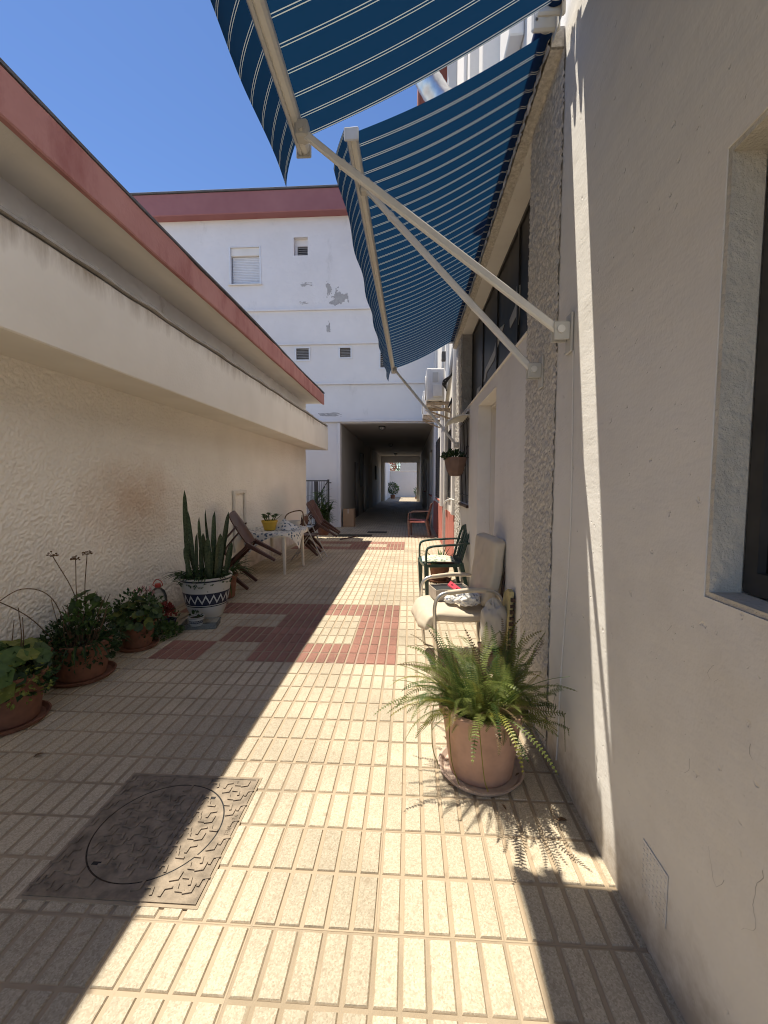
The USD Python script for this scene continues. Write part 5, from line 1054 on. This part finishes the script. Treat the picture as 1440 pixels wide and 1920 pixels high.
obj('wood_offcut', MB().obox((0.655, 3.82, 0.0), (0.688, 3.80, 0.86), 0.05, 0.018, (1, 0, 0), 0.003), 'wood_dark', cat='plank', label='dark narrow plank standing against the wall at the far side of the armchair')

# ------------------------------------------------------------------ things on the right wall
def ac_unit(label, y0, x0, x1, z0, z1, L):
    t = thing('air_conditioner', label, 'air conditioner', 'air conditioners high on the right wall', loc=(0, 0, 0))
    obj('casing', MB().box((x0, y0, z0), (x1, y0 + L, z1), 0.015), 'awning_white', t)
    obj('side_panel', MB().box((x0 + 0.07, y0 - 0.006, z0 + 0.03), (x1 - 0.02, y0 - 0.0002, z1 - 0.02), 0.003), 'awning_white', t)
    obj('grip_recess', MB().box((x0 + 0.10, y0 - 0.012, z0 + 0.30), (x0 + 0.19, y0 - 0.0062, z1 - 0.07), 0.003), 'plastic_grey', t)
    obj('valve_cover', MB().box((x0 + 0.10, y0 - 0.040, z0 + 0.06), (x1 - 0.04, y0 - 0.0063, z0 + 0.26), 0.006), 'awning_white', t)
    gr = obj('fan_grille', MB().tube([(x0 - 0.012, y0 + L * 0.40 + 0.2 * math.cos(a), (z0 + z1) / 2 + 0.2 * math.sin(a)) for a in np.linspace(0, 2 * math.pi, 25)], 0.006, 6), 'awning_white', t)
    f = MB()
    for k in range(7):
        rr_ = 0.03 + k * 0.024; f.tube([(x0 - 0.010, y0 + L * 0.40 + rr_ * math.cos(a), (z0 + z1) / 2 + rr_ * math.sin(a)) for a in np.linspace(0, 2 * math.pi, 21)], 0.003, 4)
    obj('ring', f, 'awning_white', gr, kind='stuff'); obj('fan_opening', MB().tube([(x0 - 0.004, y0 + L * 0.4, (z0 + z1) / 2), (x0 - 0.0005, y0 + L * 0.4, (z0 + z1) / 2)], 0.195, 28), 'dark_gap', gr)
    for y in (y0 + 0.06, y0 + L - 0.10):
        b = obj('bracket', MB().box((x0 + 0.01, y, z0 - 0.060), (XR - 0.001, y + 0.035, z0 - 0.008), 0.004), 'rust_bracket', t)
        obj('strut', MB().obox((x0 + 0.08, y + 0.017, z0 - 0.065), (XR - 0.004, y + 0.017, z0 - 0.20), 0.03, 0.02, (0, 1, 0)), 'rust_bracket', b)
        obj('foot', MB().box((x0 + 0.04, y + 0.003, z0 - 0.0078), (x0 + 0.09, y + 0.032, z0 - 0.0005)).box((x1 - 0.09, y + 0.003, z0 - 0.0078), (x1 - 0.04, y + 0.032, z0 - 0.0005)), 'dark_gap', b)
    return t
ac_unit('cream air conditioner unit on rusty brackets, nearer and lower pipes in front', 7.35, 0.275, 0.575, 2.76, 3.29, 0.80)
ac_unit('second air conditioner unit, smaller looking, beyond the nearer one', 10.0, 0.30, 0.60, 2.92, 3.46, 0.80)
cb = thing('cable_bundle', 'tangle of black cables beside the nearer air conditioner', 'cables')
for k in range(7):
    a = k * 0.9; obj('cable', MB().tube(bez([(0.60, 7.30, 2.90 + 0.02 * k), (0.56 - 0.03 * math.sin(a), 7.22, 3.02 + 0.03 * math.cos(a)), (0.63 + 0.012 * k, 7.15, 3.10 + 0.012 * k), (0.70, 7.14, 3.16 + 0.02 * k), (0.715, 7.16 + 0.01 * k, 2.9), (0.70 - 0.012 * k, 7.18, 2.75 - 0.02 * k), (0.66, 7.3, 2.68)], 6), 0.010, 6), 'cable_black', cb, smooth=True)
t = thing('wall_lamp', 'small black square floodlight on the sunlit wall above the air conditioner', 'lamp', loc=(0, 8.45, 3.72))
obj('housing', MB().box((0.60, -0.07, -0.02), (0.68, 0.07, 0.14), 0.006), 'iron_dark', t)
obj('arm', MB().box((0.68, -0.015, 0.03), (XR - 0.001, 0.015, 0.06)), 'iron_dark', t)
obj('lens', MB().box((0.594, -0.055, 0.0), (0.5996, 0.055, 0.12), 0.002), 'torn_film', t)
# visor over the barred window
vs = thing('window_hood', 'small curved pale hood jutting over the barred window', 'hood')
hp = [(0.0, 2.225), (0.06, 2.23), (0.14, 2.215), (0.22, 2.18), (0.28, 2.13), (0.295, 2.085)]
A = np.array([[(XR - 0.002 - u, y, z) for y in np.linspace(5.40, 5.98, 4)] for u, z in [tuple(q) for q in bez([(a_, 0, b_) for a_, b_ in hp], 5)[:, [0, 2]]]])
obj('sheet', MB().grid(A).grid(A - [0, 0, 0.012], True), 'awning_white', vs, smooth=40)
for y in (5.402, 5.978): obj('rib', MB().tube([tuple(q) for q in A[:, 0 if y < 5.6 else 3]], 0.009, 6), 'awning_white', vs)
# hanging planter
t = thing('hanging_planter', 'faceted brown planter with a leafy plant hung on the window bars', 'planter', loc=(0.575, 5.52, 0))
a6 = [math.pi * k / 4 + 0.2 for k in range(8)]
rings = [[(0.145 * s_ * math.cos(a), 0.16 * s_ * math.sin(a), z) for a in a6] for s_, z in ((0.50, 1.485), (0.78, 1.55), (1.0, 1.68), (1.02, 1.715), (0.93, 1.715), (0.9, 1.69))]
obj('tub', MB().loft(rings), 'basket_brown', t)
obj('hook', MB().tube(bez([(0.12, -0.05, 1.71), (0.14, -0.05, 1.80), (0.145, -0.05, 1.86), (0.150, -0.05, 1.84)], 5), 0.005, 6).tube(bez([(0.12, 0.05, 1.71), (0.14, 0.05, 1.80), (0.145, 0.05, 1.86), (0.150, 0.05, 1.84)], 5), 0.005, 6), 'iron_dark', t)
obj('foliage', foliage(r, 150, (-0.03, 0, 1.70), (0.15, 0.16, 0.10), 0.05), 'leaf_dark', t)
# silver duct
t = thing('vent_duct', 'shiny ribbed metal duct elbow rising above the second awning', 'duct')
c = bez([(XR - 0.002, 4.05, 4.28), (0.48, 4.05, 4.46), (0.28, 4.05, 4.72), (0.11, 4.05, 4.98), (0.06, 4.05, 5.20), (0.05, 4.05, 5.75)], 12)
rad = np.array([0.105 + 0.0035 * (1 if i % 6 < 1 else 0) for i in range(len(c))])
obj('pipe', MB().tube(c, rad, 24), 'galvanised', t, smooth=35)
obj('collar', MB().tube([c[24] - (c[25] - c[24]) * 0.4, c[24] + (c[25] - c[24]) * 0.4], 0.114, 24).tube([c[40] - (c[41] - c[40]) * 0.5, c[40] + (c[41] - c[40]) * 0.5], 0.114, 24), 'galvanised', t, smooth=40)
# fallen leaves
for k, (x, y, lb) in enumerate(((-1.75, 4.75, 'curled brown dry leaf on the shaded tiles in front of the strap leaved plant'), (-1.90, 4.58, 'small brown dry leaf on the tiles just right of the big painted pot'), (-1.9, 2.05, 'single brown dry leaf on the shaded tiles behind the iron cover'), (0.62, 1.75, 'brown dry leaf against the right wall near the fern saucer'))):
    obj('dry_leaf', leaf_blade((x, y, 0.004), (math.cos(k * 2.1), math.sin(k * 2.1), 0.15), 0.045, 0.022, 0.3, 4, 'oval', 0.25), 'dry_leaf', cat='leaf', label=lb)
